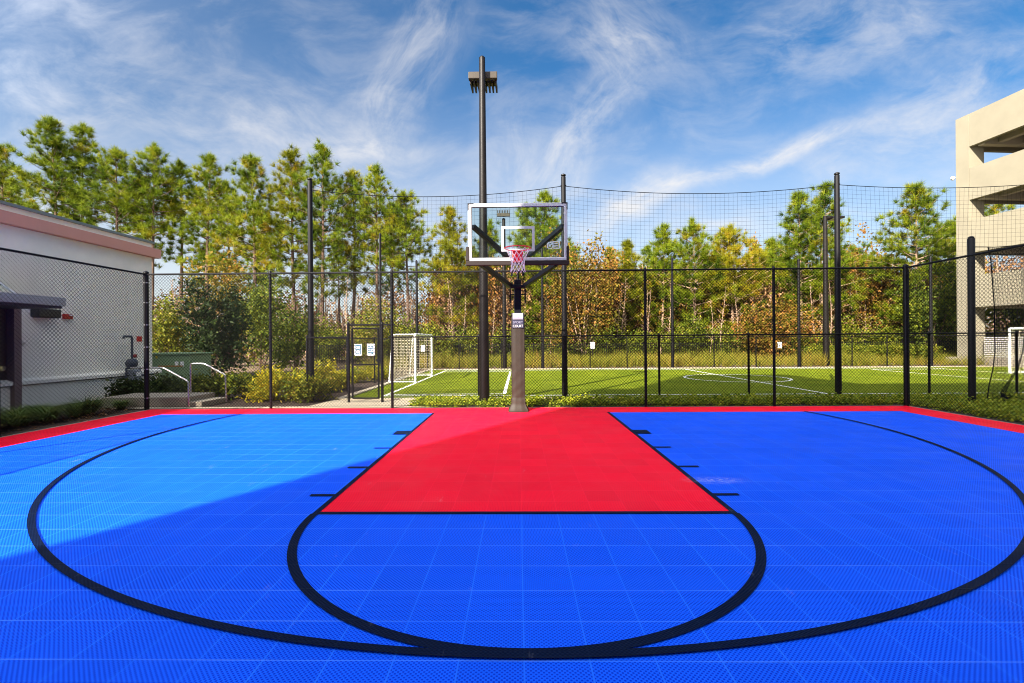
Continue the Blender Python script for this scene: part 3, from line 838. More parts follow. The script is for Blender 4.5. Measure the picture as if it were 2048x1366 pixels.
# backboard
bl, br_ = at(936.5, 523.5, YB), at(1134.5, 405.5, YB)
x0, x1, z0, z1 = bl.x, br_.x, bl.z, br_.z
fw_ = 0.068
fr = MB(); dy0, dy1 = YB - 0.02, YB + 0.03
fr.box(x0, x1, dy0, dy1, z1 - fw_, z1); fr.box(x0, x1, dy0, dy1, z0, z0 + fw_)
fr.box(x0, x0 + fw_, dy0, dy1, z0 + fw_, z1 - fw_); fr.box(x1 - fw_, x1, dy0, dy1, z0 + fw_, z1 - fw_)
bb_ = empty('backboard_holder', (0, 0, 0), None, None) if 0 else None
frame = fr.build('backboard_frame', M_alu, hp, bevel=0.006)
M_glass = bpy.data.materials.new('tempered_glass'); M_glass.use_nodes = True
_n = M_glass.node_tree.nodes; _l = M_glass.node_tree.links
_t = _n.new('ShaderNodeBsdfTransparent'); _t.inputs[0].default_value = (0.90, 0.95, 0.92, 1)
_g = _n.new('ShaderNodeBsdfGlossy'); _g.inputs['Roughness'].default_value = 0.03
_f = _n.new('ShaderNodeFresnel'); _f.inputs[0].default_value = 1.45
_m = _n.new('ShaderNodeMixShader'); _l.new(_f.outputs[0], _m.inputs[0]); _l.new(_t.outputs[0], _m.inputs[1]); _l.new(_g.outputs[0], _m.inputs[2])
_l.new(_m.outputs[0], _n['Material Output'].inputs['Surface'])
MB().box(x0 + fw_ - 0.005, x1 - fw_ + 0.005, YB - 0.004, YB + 0.006, z0 + fw_ - 0.005, z1 - fw_ + 0.005).build('glass_pane', M_glass, hp)
mb = MB()   # dark gasket
g = 0.010
for a in ((x0 + fw_, x1 - fw_, z1 - fw_ - g, z1 - fw_), (x0 + fw_, x1 - fw_, z0 + fw_, z0 + fw_ + g), (x0 + fw_, x0 + fw_ + g, z0 + fw_ + g, z1 - fw_ - g), (x1 - fw_ - g, x1 - fw_, z0 + fw_ + g, z1 - fw_ - g)):
    mb.box(a[0], a[1], YB - 0.012, YB + 0.014, a[2], a[3])
mb.build('gasket', M_black, frame)
for cx_, sx_ in ((x0, 1), (x1, -1)):
    mb = MB()
    mb.box(min(cx_ - sx_ * 0.004, cx_ + sx_ * 0.11), max(cx_ - sx_ * 0.004, cx_ + sx_ * 0.11), dy0 - 0.004, dy1 + 0.004, z1 - 0.018, z1 + 0.004)
    mb.box(min(cx_ - sx_ * 0.004, cx_ + sx_ * 0.016), max(cx_ - sx_ * 0.004, cx_ + sx_ * 0.016), dy0 - 0.0045, dy1 + 0.0045, z1 - 0.13, z1 - 0.0185)
    mb.build('corner_bracket', M_bronze, frame)
# shooter's square
s0, s1 = at(1002.6, 503, YB - 0.006), at(1069, 452, YB - 0.006)
mb = MB(); t = 0.050
mb.box(s0.x, s1.x, YB - 0.008, YB - 0.005, s1.z - t, s1.z); mb.box(s0.x, s1.x, YB - 0.008, YB - 0.005, s0.z, s0.z + t)
mb.box(s0.x, s0.x + t, YB - 0.008, YB - 0.005, s0.z + t, s1.z - t); mb.box(s1.x - t, s1.x, YB - 0.008, YB - 0.005, s0.z + t, s1.z - t)
mb.build('target_square', mat('target_paint', (0.36, 0.37, 0.38), 0.6), hp)
# small pale maker's mark on the glass
s0, s1 = at(1094, 498, YB - 0.006), at(1120, 482, YB - 0.006)
mb = MB(); W, Hh = s1.x - s0.x, s1.z - s0.z
M_frost = mat('frosted_print', (0.48, 0.56, 0.52), 0.6)
for a0, a1, c0, c1 in ((.42, 1, .86, .98), (.42, .5, .04, .86), (.92, 1, .04, .86), (.42, 1, .0, .1), (.55, .87, .6, .72), (.55, .87, .38, .46), (.55, .87, .2, .28), (.0, .1, .1, .8), (.1, .36, .0, .1), (.1, .36, .78, .9), (.16, .3, .3, .6)):
    mb.box(s0.x + W * a0, s0.x + W * a1, YB - 0.0075, YB - 0.0052, s0.z + Hh * c0, s0.z + Hh * c1)
mb.build('glass_mark', M_frost, hp)
# edge padding
pl0 = at(934, 530, YB); zpt = gz(935, 494, YB)
pb = 0.10
mb = MB()
xpl, xpr, zp0 = gx(933.5, YB), gx(1139, YB), gz(1036, 530.5, YB)
mb.box(xpl, xpr, YB - 0.035, YB + 0.045, zp0, z0 + 0.012)
mb.box(xpl, x0 + 0.024, YB - 0.035, YB + 0.045, z0 + 0.0125, zpt); mb.box(x1 - 0.024, xpr, YB - 0.035, YB + 0.045, z0 + 0.0125, zpt)
mb.build('edge_pad', mat('dark_brown_pad', (0.022, 0.015, 0.013), 0.6, 0.0, 0.2), hp, bevel=0.010)
# arms: upper pair behind the glass, lower pair to the pole
yA = YP
zj = gz(1036, 513, YP)
for s, uu, vv in ((-1, 946, 453), (1, 1127, 452)):
    MB().bar(at(uu, vv, YB + 0.07), (xp + s * 0.10, YP + 0.02, gz(1036, 520, YP) - 0.02), 0.085, 0.085).build('upper_arm', M_pole, hp, bevel=0.006)
for s, uu in ((-1, 962), (1, 1112)):
    MB().bar(at(uu, 528, YB + 0.07), (xp + s * 0.14, YP - 0.07, gz(1036, 573, YP)), 0.085, 0.085).build('lower_arm', M_pole, hp, bevel=0.006)
zc_ = gz(1036, 573, YP)
MB().box(xp - 0.155, xp + 0.155, YP - 0.12, YP + 0.11, zc_ - 0.045, zc_ + 0.025).build('clamp', M_pole, hp, bevel=0.008)
for s in (-1, 1):
    xx = xp + s * 0.158; mb = MB()
    mb.box(xx - 0.016, xx + 0.016, YP - 0.03, YP + 0.03, gz(1036, 606, YP), zc_ - 0.046)
    for vv in (582, 589): mb.box(min(xx - s * 0.016, xp + s * 0.0755), max(xx - s * 0.016, xp + s * 0.0755), YP - 0.02, YP + 0.02, gz(1036, vv, YP) - 0.011, gz(1036, vv, YP) + 0.011)
    mb.build('adjuster_bracket', M_pole, hp)
    MB().box(xp + s * 0.11 - 0.02, xp + s * 0.11 + 0.02, YB + 0.12, YB + 0.17, gz(1036, 552, YB + .15), z0 + 0.02).build('height_strut', M_pole, hp)
# rim, neck and net
M_rim = mat('red_rim_paint', (0.62, 0.012, 0.018), 0.35)
rc = at(1035.5, 496.5, YB - 0.41); rr = 0.236
rim = MB(); rim.tube([(rc.x + rr * math.cos(a), YB - 0.41 + rr * math.sin(a), rc.z) for a in np.linspace(0, 2 * math.pi, 49)], 0.0105, 10, cap=False)
rm = rim.build('rim', M_rim, hp, smooth=True)
mb = MB()
mb.box(rc.x - 0.10, rc.x + 0.10, YB - 0.026, YB - 0.009, rc.z - 0.20, rc.z + 0.02)
mb.box(rc.x - 0.09, rc.x + 0.09, YB - 0.17, YB - 0.0265, rc.z - 0.022, rc.z + 0.004)
mb.add([(rc.x - 0.09, YB - 0.17, rc.z - 0.0225), (rc.x + 0.09, YB - 0.17, rc.z - 0.0225), (rc.x + 0.09, YB - 0.027, rc.z - 0.0225), (rc.x - 0.09, YB - 0.027, rc.z - 0.0225), (rc.x + 0.085, YB - 0.027, rc.z - 0.20), (rc.x - 0.085, YB - 0.027, rc.z - 0.20)],
       [(0, 1, 4, 5), (0, 5, 3), (1, 2, 4), (0, 3, 2, 1), (3, 5, 4, 2)])
mb.build('rim_plate', M_rim, rm)
nm = MB()
levels = [(0.0, 0.228), (0.085, 0.178), (0.16, 0.142), (0.225, 0.125), (0.29, 0.120), (0.355, 0.125), (0.42, 0.138)]
nn = 12
for s in (0, 1):
    for k in range(nn):
        pts = []
        for j, (dz, rad) in enumerate(levels):
            a = 2 * math.pi * (k + (0.5 * j if s == 0 else -0.5 * j)) / nn + 0.1
            pts.append((rc.x + rad * math.cos(a), YB - 0.41 + rad * math.sin(a), rc.z - 0.008 - dz))
        nm.tube(pts, 0.0042, 5, cap=False)
nm.build('net', mat('white_net_cord', (0.72, 0.66, 0.66), 0.9), rm)


# ------------------------------------------------------------------ white building
BX = -11.40
yc0 = 14.35
zr = gz(302, 484, 14.35)
bd = empty('white_building', (BX, 8, 0), 'low white building with a pink band under its flat roof edge', 'building')
M_wall = mat('white_stucco', (0.88, 0.85, 0.73), 0.9, var=0.06, scale=1.6, bump=0.12, bscale=60)
M_pink = mat('salmon_band', (0.62, 0.30, 0.23), 0.85, var=0.04, scale=2)
M_cap = mat('grey_green_flashing', (0.16, 0.20, 0.19), 0.5)


def zat(v): return gz(310, v, yc0)


BXL, BYN = -40, -14
MB().box(BXL, BX, BYN, yc0, -0.05, zat(487.5)).build('wall', M_wall, bd)
MB().box(BXL - 0.06, BX + 0.06, BYN - 0.06, yc0 + 0.06, zat(487.4), zat(483.2)).build('roof_cap', M_cap, bd)
MB().box(BXL, BX + 0.17, BYN, yc0 + 0.17, zat(515.5), zat(498)).build('pink_band', M_pink, bd)
zpl = gz(300, 735, 14.3)
MB().box(BXL, BX + 0.10, BYN, yc0 + 0.10, -0.04, zpl - 0.17).build('plinth', M_wall, bd)
mb = MB(); mb.add([(BX + 0.001, 8.0, zpl - 0.17), (BX + 0.17, 8.0, zpl - 0.17), (BX + 0.17, yc0 + 0.17, zpl - 0.17), (BX + 0.001, yc0 + 0.17, zpl - 0.17),
                   (BX + 0.001, 8.0, zpl - 0.03), (BX + 0.17, 8.0, zpl - 0.09), (BX + 0.17, yc0 + 0.17, zpl - 0.09), (BX + 0.001, yc0 + 0.17, zpl - 0.03)],
                  [(0, 3, 2, 1), (4, 5, 6, 7), (0, 1, 5, 4), (1, 2, 6, 5), (2, 3, 7, 6), (3, 0, 4, 7)])
mb.build('plinth_ledge', M_wall, bd)
M_joint = mat('dark_joint', (0.16, 0.14, 0.11), 0.9)
MB().box(BX + 0.101, BX + 0.106, 8.0, yc0 + 0.05, zpl - 0.20, zpl - 0.171).build('ledge_joint', M_joint, bd)
for yj in (4.9, 9.55): MB().box(BX + 0.001, BX + 0.004, yj - 0.008, yj + 0.008, zpl + 0.02, zat(516)).build('wall_joint', mat('pale_joint', (0.50, 0.49, 0.44), 0.9), bd)


def wy(u):    # depth of the wall plane at picture column u
    for _ in range(1):
        d = fw * F_PX + xc * (u - 1024)
        return BX / d.x * d.y


M_doorb = mat('dark_brown_door', (0.055, 0.035, 0.028), 0.5)
# door recess and canopy
y0d, y1d = wy(-40), wy(26)
dr_ = MB().box(BX, BX + 0.03, y0d, wy(10), 0.0, gz(5, 615, wy(5))).build('door', M_doorb, bd)
MB().box(BX + 0.031, BX + 0.06, y0d + 0.1, wy(6), 0.9, 1.0).build('handle', M_steel, dr_)
MB().box(BX + 0.001, BX + 0.20, wy(10) + 0.01, wy(26), -0.03, gz(26, 612, wy(26))).build('door_surround', mat('mauve_brown_trim', (0.20, 0.135, 0.125), 0.7), bd)
M_can = mat('grey_metal_canopy', (0.36, 0.39, 0.42), 0.4, 0.3, var=0.08, scale=3)
XC_ = BX + 1.35
# the canopy's outer fascia is parallel to the wall
ye = wyx(133, XC_); zt_ = gz(133, 596, ye); zb_ = gz(133, 613, ye)
cn = MB().box(BX, XC_, ye - 6, ye, zb_ - 0.0, zt_).build('canopy', M_can, bd, bevel=0.01)
MB().box(BX + 0.05, XC_ - 0.05, ye - 5.95, ye - 0.05, zb_ - 0.05, zb_ - 0.001).build('soffit', mat('dark_soffit', (0.05, 0.05, 0.06), 0.7), cn)
yr = wyx(33, XC_ - 0.1)
MB().tube([(BX, yr - 0.3, gz(0, 520, wy(0)) + 0.25), (XC_ - 0.12, yr, zt_)], 0.022, 8).build('tie_rod', M_can, cn, smooth=True)
ux0, ux1 = wy(60), wy(106)
wl = MB().box(BX + 0.002, BX + 0.22, ux0, ux1, gz(82, 635, wy(82)), gz(82, 618, wy(82))).build('wall_light', mat('black_lamp_housing', (0.022, 0.020, 0.022), 0.4), None, bevel=0.02)
tag(wl, 'long black box lamp on the white wall below the canopy', 'wall light')
MB().box(BX + 0.02, BX + 0.2, ux0 + 0.05, ux1 - 0.05, gz(82, 635, wy(82)) - 0.012, gz(82, 635, wy(82)) - 0.001).build('lens', mat('smoked_lens', (0.03, 0.02, 0.015), 0.15), wl)
a0, a1 = wy(124), wy(141)
al = MB().box(BX + 0.002, BX + 0.08, a0, a1, gz(132, 638.5, wy(132)), gz(132, 628, wy(132))).build('fire_alarm', mat('alarm_red', (0.42, 0.02, 0.015), 0.35), None, bevel=0.015)
tag(al, 'small red fire alarm on the white wall beside the canopy', 'alarm')
MB().box(BX + 0.081, BX + 0.11, (a0 + a1) / 2, a1 - 0.03, gz(132, 631.5, wy(132)), gz(132, 629, wy(132))).build('strobe', M_white, al)
pq0, pq1 = wy(36), wy(50)
wp = MB().box(BX + 0.002, BX + 0.012, pq0, pq1, gz(43, 692, wy(43)), gz(43, 684, wy(43))).build('wall_plaque', mat('beige_plaque', (0.55, 0.52, 0.42), 0.6)); tag(wp, 'small beige plaque on the white wall by the door', 'plaque')
MB().box(BX + 0.0121, BX + 0.014, pq0 + 0.02, pq1 - 0.02, gz(43, 689, wy(43)), gz(43, 686.5, wy(43))).build('print', mat('plaque_print', (0.15, 0.14, 0.12), 0.6), wp)
rs0, rs1 = wy(273), wy(283)
rs = MB().box(BX + 0.002, BX + 0.012, rs0, rs1, gz(278, 683, wy(278)), gz(278, 672.5, wy(278))).build('red_sign', mat('sign_red', (0.60, 0.025, 0.02), 0.5)); tag(rs, 'small square red sign on the white wall over the gas meter', 'sign')
# gas regulator
M_gas = mat('grey_meter_paint', (0.055, 0.065, 0.08), 0.5)
gm = empty('gas_meter', (BX + 0.35, 13.0, 0), 'grey gas meter with bent pipes against the white wall', 'gas meter')
yg = wyx(264, BX + 0.35); Xg = BX + 0.35
zq = lambda v: gz(264, v, yg)
yq = lambda u: wyx(u, Xg)
MB().tube([(Xg, yg, zq(730)), (Xg, yg, zq(676)), (Xg - 0.02, yg, zq(673)), (Xg - 0.02, yg - 0.25, zq(673)), (Xg - 0.02, yg - 0.27, zq(677))], 0.032, 8).build('riser_pipe', M_gas, gm, smooth=True)
MB().tube([(Xg - 0.16, yg, zq(727)), (Xg - 0.08, yg, zq(727)), (Xg + 0.06, yg, zq(727)), (Xg + 0.13, yg, zq(727))], [0.06, 0.14, 0.14, 0.05], 16).build('regulator', M_gas, gm, smooth=True)
mtr = MB().box(Xg - 0.14, Xg + 0.12, yg - 0.05, yg + 0.22, zq(766), zq(739)).build('meter_body', mat('meter_case', (0.20, 0.22, 0.25), 0.45), gm, bevel=0.05)
MB().box(Xg + 0.121, Xg + 0.13, yg + 0.0, yg + 0.16, zq(752), zq(744)).build('dial', M_white, mtr)
MB().tube([(Xg, yg - 0.42, zq(756)), (Xg, yg - 0.20, zq(756)), (Xg, yg - 0.20, zq(736)), (Xg, yg + 0.28, zq(736)), (Xg, yg + 0.30, zq(750)), (Xg, yg + 0.34, zq(752)), (Xg, yg + 0.75, zq(752))], 0.030, 8).build('supply_pipe', M_gas, gm, smooth=True)
MB().tube([(Xg, yg - 0.20, zq(756)), (Xg, yg - 0.20, 0)], 0.03, 8).build('inlet_pipe', M_gas, gm, smooth=True)
MB().tube([(Xg + 0.03, yg + 0.03, zq(712)), (Xg + 0.09, yg + 0.05, zq(712))], [0.05, 0.05], 10).build('valve', mat('valve_red', (0.25, 0.03, 0.025), 0.5), gm, smooth=True)

# landing, step, handrails
ldg = empty('concrete_steps', (-7.9, 11.2, 0), 'low concrete landing and step beside the white building', 'steps')
xe = gx(416, 11.5); xe2 = gx(438, 11.4)
MB().box(-9.75, xe, 10.74, 11.75, -0.02, 0.225).build('landing', M_concrete, ldg, bevel=0.012)
MB().box(xe + 0.001, xe2, 10.76, 11.74, -0.02, 0.11).build('step', M_concrete, ldg, bevel=0.012)


def rail(name, pts, label):
    mb = MB(); mb.tube(pts, 0.021, 10); o = mb.build(name, M_steel, None, smooth=True); tag(o, label, 'handrail', 'metal handrails at the concrete steps'); return o


def bend(pts, r=0.07, n=4):
    out = [Vector(pts[0])]
    for i in range(1, len(pts) - 1):
        a, c, d = Vector(pts[i - 1]), Vector(pts[i]), Vector(pts[i + 1])
        p = c + (a - c).normalized() * r; q = c + (d - c).normalized() * r
        for k in range(n + 1):
            t_ = k / n; out.append(p.lerp(c, t_).lerp(c.lerp(q, t_), t_))
    out.append(Vector(pts[-1])); return out


Yr1, Yr2 = 10.66, 11.55
rail('handrail', bend([at(262, 735.5, Yr1), at(327, 735.5, Yr1), at(377, 763, Yr1), (gx(377, Yr1), Yr1, 0)]), 'bent metal handrail nearest the white building, ending at the corner of the steps')
rail('handrail', bend([(gx(381, Yr2), Yr2, 0.2), at(381, 727, Yr2), at(408, 727, Yr2), at(451, 750, Yr2), (gx(452, Yr2), Yr2, 0)]), 'bent metal handrail with both its posts showing, by the dark bush')

# transformer
YT = 15.3
tx0, tx1 = gx(322, YT), gx(380, YT)
tzt = gz(350, 706, YT)
tr = empty('electrical_cabinet', ((tx0 + tx1) / 2, YT + 0.5, 0), 'green electrical cabinet behind the corner of the white building', 'electrical cabinet')
M_tg = mat('cabinet_green', (0.19, 0.29, 0.15), 0.45, var=0.05, scale=3)
MB().box(tx0 - 0.65, tx1 - 0.02, YT, YT + 1.1, 0.0, tzt - 0.06).build('body', M_tg, tr, bevel=0.015)
MB().box(tx0 - 0.69, tx1 + 0.02, YT - 0.05, YT + 1.14, tzt - 0.059, tzt).build('lid', M_tg, tr, bevel=0.015)
for uu in (353, 364): MB().box(gx(uu - 3.5, YT), gx(uu + 3.5, YT), YT - 0.006, YT - 0.001, gz(uu, 733, YT), gz(uu, 723, YT)).build('warning_label', M_sign, tr)
MB().box(gx(311, YT), gx(315, YT), YT - 0.006, YT - 0.001, gz(313, 717, YT), gz(313, 712, YT)).build('yellow_label', mat('label_yellow', (0.7, 0.5, 0.02), 0.5), tr)
MB().box(tx0 - 0.1, tx1 - 0.25, YT - 0.010, YT - 0.001, gz(340, 733.5, YT), gz(340, 731, YT)).build('seam_strip', mat('seam_orange', (0.35, 0.16, 0.03), 0.6), tr)

# ------------------------------------------------------------------ parking garage
cg = at(1911, 240, 27.7)
gar = empty('parking_garage', (cg.x, cg.y, 0), 'cream concrete parking garage with open storeys at the edge of the field', 'building')
M_gar = mat('cream_precast', (0.240, 0.214, 0.153), 0.85, var=0.08, scale=0.9, bump=0.08, bscale=40)
M_garin = mat('garage_beam_concrete', (0.34, 0.30, 0.23), 0.9, var=0.1, scale=1.0)
gd = (fw * 1.0 + rt * ((952 - 1024) / F_PX)).normalized()     # along the long side, away from the viewer
gn = Vector((gd.y, -gd.x, 0))                                # into the building
G0 = Vector((cg.x, cg.y, 0))


def gbox(mb, s0, s1, n0, n1, z0, z1):
    """box: s metres from the far corner towards the viewer, n metres into the building"""
    P = lambda s, n, z: tuple(G0 - gd * s + gn * n + Vector((0, 0, z)))
    return mb.add([P(s0, n0, z0), P(s0, n1, z0), P(s1, n1, z0), P(s1, n0, z0), P(s0, n0, z1), P(s0, n1, z1), P(s1, n1, z1), P(s1, n0, z1)],
                  [(0, 3, 2, 1), (4, 5, 6, 7), (0, 1, 5, 4), (1, 2, 6, 5), (2, 3, 7, 6), (3, 0, 4, 7)])


SL, SW = 15.0, 18.0
ygc = 27.0
zz_ = lambda v: gz(1936, v, ygc)
bandsz = [(zz_(293.5), cg.z), (zz_(400), zz_(337)), (zz_(506), zz_(441)), (zz_(615), zz_(552))]
mb = MB()
CW = 0.72
for cb_ in ((0, CW, 0, 0.95, 0, cg.z), (9.0, 9.0 + CW, 0.02, 0.95, 0, cg.z - 0.02), (0.02, 0.95, SW * 0.5, SW * 0.5 + CW, 0, cg.z - 0.02), (0, CW, SW, SW + 0.9, 0, cg.z), (SL, SL + CW, 0, 0.95, 0, cg.z)):
    mb = MB(); gbox(mb, *cb_); mb.build('column', M_gar, gar)
for z0_, z1_ in bandsz:
    mb = MB(); gbox(mb, CW + 0.015, SL - 0.015, 0.02, 0.24, z0_, z1_); mb.build('spandrel', M_gar, gar)
    mb = MB(); gbox(mb, 0.02, 0.24, 0.965, SW, z0_, z1_); mb.build('spandrel', M_gar, gar)
    mb = MB()
    zd = z0_ + 0.55
    gbox(mb, 0.26, SL, 0.26, SW, zd, zd + 0.16)
    n_ = 1.15
    while n_ < SW:
        gbox(mb, 1.3, SL, n_, n_ + 0.32, zd - 0.50, zd - 0.002); n_ += 1.55
    gbox(mb, 0.96, 1.29, 0.3, SW, zd - 0.62, zd - 0.002)
    mb.build('floor_deck', M_garin, gar)
mb = MB(); gbox(mb, -0.35, SL, -0.35, 1.2, -0.02, gz(1905, 714, 27.6)); gbox(mb, -0.35, 0.5, 1.2, SW, -0.02, gz(1905, 714, 27.6)); mb.build('base_wall', M_concrete, gar)
mb = MB()
zl0 = gz(1975, 716, 26)
for k in range(11): gbox(mb, 1.0, 8.9, 0.55, 0.60, zl0 + 0.04 + k * 0.105, zl0 + 0.09 + k * 0.105)
mb.build('ground_louvre', mat('pale_louvre', (0.62, 0.60, 0.55), 0.5), gar)
cp = at(1909, 357, 27.8)
sc_ = empty('security_camera', tuple(cp), 'small white security camera on the corner of the parking garage', 'security camera')
MB().tube([cp + Vector((0.12, 0, 0.05)), cp + Vector((-0.08, 0, 0.05))], 0.035, 8).build('bracket', M_white, sc_)
MB().tube([cp + Vector((-0.10, 0, 0.10)), cp + Vector((-0.10, 0, -0.02)), cp + Vector((-0.10, 0, -0.11))], [0.10, 0.11, 0.04], 12).build('dome', mat('camera_housing', (0.5, 0.5, 0.5), 0.3), sc_, smooth=True)

# ------------------------------------------------------------------ block behind the viewer whose shade lies over the court
TB = empty('apartment_block', (-10.3, -8, 0), 'tall cream block standing behind the viewer', 'building')
ex, ey = -11.36, -9.0
HB, HT_ = 18.9, 22.2
MB().box(ex, 42, ey - 16, ey, -0.05, HB).build('wall', mat('block_render', (0.62, 0.58, 0.50), 0.9), TB)
MB().box(ex, ex + 4.2, ey - 5, ey, HB + 0.001, HT_).build('stair_tower', mat('block_render', (0.62, 0.58, 0.50), 0.9), TB)
for fl_ in range(6):
    for k in range(12):
        xw, zw = ex + 2 + k * 3.3, 1 + fl_ * 3.0
        MB().box(xw, xw + 1.6, ey + 0.002, ey + 0.06, zw, zw + 1.7).build('window', mat('block_glass', (0.05, 0.06, 0.08), 0.1), TB)

# ------------------------------------------------------------------ soccer goals
def soccer_goal(xg, y0, y1, h, depth, label):
    s = 1 if depth > 0 else -1
    e = empty('soccer_goal', (xg, (y0 + y1) / 2, 0), label, 'soccer goal', 'soccer goals at the ends of the field')
    r = 0.045
    MB().tube(bend([(xg, y0, 0), (xg, y0, h), (xg, y1, h), (xg, y1, 0)], 0.06), r, 10).build('front_frame', M_white, e, smooth=True)
    td = depth * 0.85
    for yy in (y0, y1):
        MB().tube(bend([(xg, yy, h), (xg + td, yy, h), (xg + depth, yy, 0.03)], 0.12), 0.024, 8).build('side_frame', M_white, e, smooth=True)
    MB().tube([(xg + td, y0, h), (xg + td, y1, h)], 0.022, 8).build('back_bar', M_white, e, smooth=True)
    MB().tube(bend([(xg, y0, 0.04), (xg + depth, y0, 0.04), (xg + depth, y1, 0.04), (xg, y1, 0.04)], 0.06), 0.024, 8).build('ground_bar', M_white, e, smooth=True)
    nm = MB(); p_ = 0.12; rr_ = 0.006
    n1 = int((y1 - y0) / p_)
    for i in range(n1 + 1):
        yy = y0 + (y1 - y0) * i / n1
        sagx = 0.05 * math.sin(i * 0.9)
        nm.tube([(xg, yy, h), (xg + td, yy, h - 0.03), (xg + (td + depth) / 2 + sagx - 0.08 * s, yy, h * 0.5), (xg + depth, yy, 0.04)], rr_, 3, cap=False)
    for j in range(17):
        f = j / 16
        zz = h - (h - 0.04) * f
        nm.tube([(xg + td + (depth - td) * f - 0.08 * s * math.sin(f * math.pi), y0 + (y1 - y0) * k / 8, zz - 0.03 * math.sin(k * 0.8)) for k in range(9)], rr_, 3, cap=False)
    for j in range(1, 5): nm.tube([(xg + td * j / 5, y0, h), (xg + td * j / 5, y1, h)], rr_, 3, cap=False)
    for yy in (y0, y1):
        for j in range(1, 16):
            zz = h * j / 16; xe_ = td + (depth - td) * (1 - j / 16)
            nm.tube([(xg, yy, zz), (xg + xe_, yy, zz)], rr_, 3, cap=False)
        for j in range(1, 9):
            xx = depth * j / 9; zz = h if abs(xx) < abs(td) else h * (1 - (xx - td) / (depth - td))
            nm.tube([(xg + xx, yy, 0.04), (xg + xx, yy, zz)], rr_, 3, cap=False)
    nm.build('net', mat('cream_goal_net', (0.62, 0.55, 0.40), 0.9), e)
    return e


soccer_goal(FX0 - 0.02, 16.7, 19.9, gz(810, 669, 16.75), -0.95, 'white soccer goal at the gate end of the field')
soccer_goal(FX1 + 0.02, 16.6, 19.7, 1.85, 1.25, 'white soccer goal by the parking garage, cut off by the picture edge')

# ------------------------------------------------------------------ iron fence and little signs behind the field
YI = 32.0
ife = empty('iron_fence', (8, YI, 0), 'black picket fence between the tall grass and the woods', 'fence')
mb = MB(); x = -14.0
while x < 34:
    mb.box(x - 0.012, x + 0.012, YI - 0.012, YI + 0.012, 0.0, 1.30); x += 0.125
mb.build('picket', M_black, ife)
mb = MB()
for zz in (0.2, 1.08, 1.22): mb.box(-14, 34, YI - 0.014, YI + 0.014, zz - 0.016, zz + 0.016)
mb.build('rail', M_black, ife)
for k in range(20): MB().box(-14 + k * 2.5 - 0.03, -14 + k * 2.5 + 0.03, YI - 0.03, YI + 0.03, 0, 1.38).build('post', M_black, ife)
for (u, v0, v1), lab in zip(((846, 690, 703), (1185, 684, 697), (1559, 684, 697)), ('small white sign on a post beside the left soccer goal', 'small white sign on a post beyond the field, just past the orange tree', 'small white sign with a dark figure on a post, nearest the single-arm light')):
    Yw = 29.5
    a, c = at(u - 4.2, v1, Yw), at(u + 4.2, v0, Yw)
    e = empty('post_sign', ((a.x + c.x) / 2, Yw, 0), lab, 'sign', 'small white signs beyond the field')
    pan = MB().box(a.x, c.x, Yw - 0.02, Yw - 0.005, a.z, c.z).build('panel', M_sign, e)
    if u == 1559: MB().box(a.x + .11, a.x + .17, Yw - 0.024, Yw - 0.0205, a.z + .12, c.z - .1).build('symbol', M_black, pan)
    MB().box((a.x + c.x) / 2 - 0.025, (a.x + c.x) / 2 + 0.025, Yw, Yw + 0.03, 0, c.z - 0.02).build('post', M_black, e)

# ------------------------------------------------------------------ vegetation
L_pine = leaf_mat('pine_needles', [(0.01815, 0.03861, 0.003217), (0.06048, 0.1019, 0.00429), (0.1412, 0.1877, 0.006435), (0.2218, 0.2468, 0.01073), (0.2822, 0.2145, 0.01287)], trans=0.22)
L_pine_y = leaf_mat('pine_needles_yellowish', [(0.03764, 0.05546, 0.002971), (0.104, 0.1238, 0.004951), (0.1981, 0.203, 0.006932), (0.2773, 0.2376, 0.009899), (0.3366, 0.1881, 0.01386)], trans=0.22)
L_aut = leaf_mat('autumn_leaves', [(0.04675, 0.04039, 0.00748), (0.1403, 0.1262, 0.01122), (0.2244, 0.1363, 0.02057), (0.2992, 0.1262, 0.02805), (0.3179, 0.1616, 0.0374)], trans=0.3)
L_bush = leaf_mat('bush_leaves', [(0.01547, 0.03094, 0.00442), (0.05304, 0.07735, 0.00663), (0.1271, 0.1547, 0.01105), (0.221, 0.2155, 0.01768), (0.2652, 0.1878, 0.03315)], trans=0.22)
L_dark = leaf_mat('dark_shrub_leaves', [(0.0104, 0.0208, 0.0052), (0.0208, 0.039, 0.0078), (0.0442, 0.0676, 0.0117), (0.091, 0.1105, 0.0195)], trans=0.2)
L_yel = leaf_mat('yellow_green_leaves', [(0.1025, 0.1584, 0.0149), (0.2608, 0.2888, 0.01863), (0.4471, 0.3912, 0.02236), (0.6334, 0.4844, 0.02794)], trans=0.35)
L_liri = leaf_mat('strap_leaves', [(0.0288, 0.0612, 0.018), (0.072, 0.1296, 0.0288), (0.153, 0.216, 0.0432), (0.396, 0.306, 0.054)], trans=0.2)
L_cover = leaf_mat('ground_cover_leaves', [(0.0768, 0.1344, 0.01344), (0.2016, 0.2688, 0.0192), (0.384, 0.4032, 0.02688), (0.5376, 0.4608, 0.0384)], trans=0.3)
L_grass = leaf_mat('tall_grass', [(0.1015, 0.1232, 0.0145), (0.203, 0.2102, 0.0203), (0.29, 0.2392, 0.0319), (0.348, 0.2175, 0.05075)], trans=0.3)
L_twig = leaf_mat('dry_twigs', [(0.10, 0.055, 0.026), (0.22, 0.12, 0.055), (0.34, 0.18, 0.08), (0.42, 0.24, 0.12)], trans=0.15)
M_bark = mat('pine_bark', (0.115, 0.070, 0.045), 0.95, var=0.5, scale=3.0, bump=0.6, bscale=18, stretch=(1, 1, 0.35))
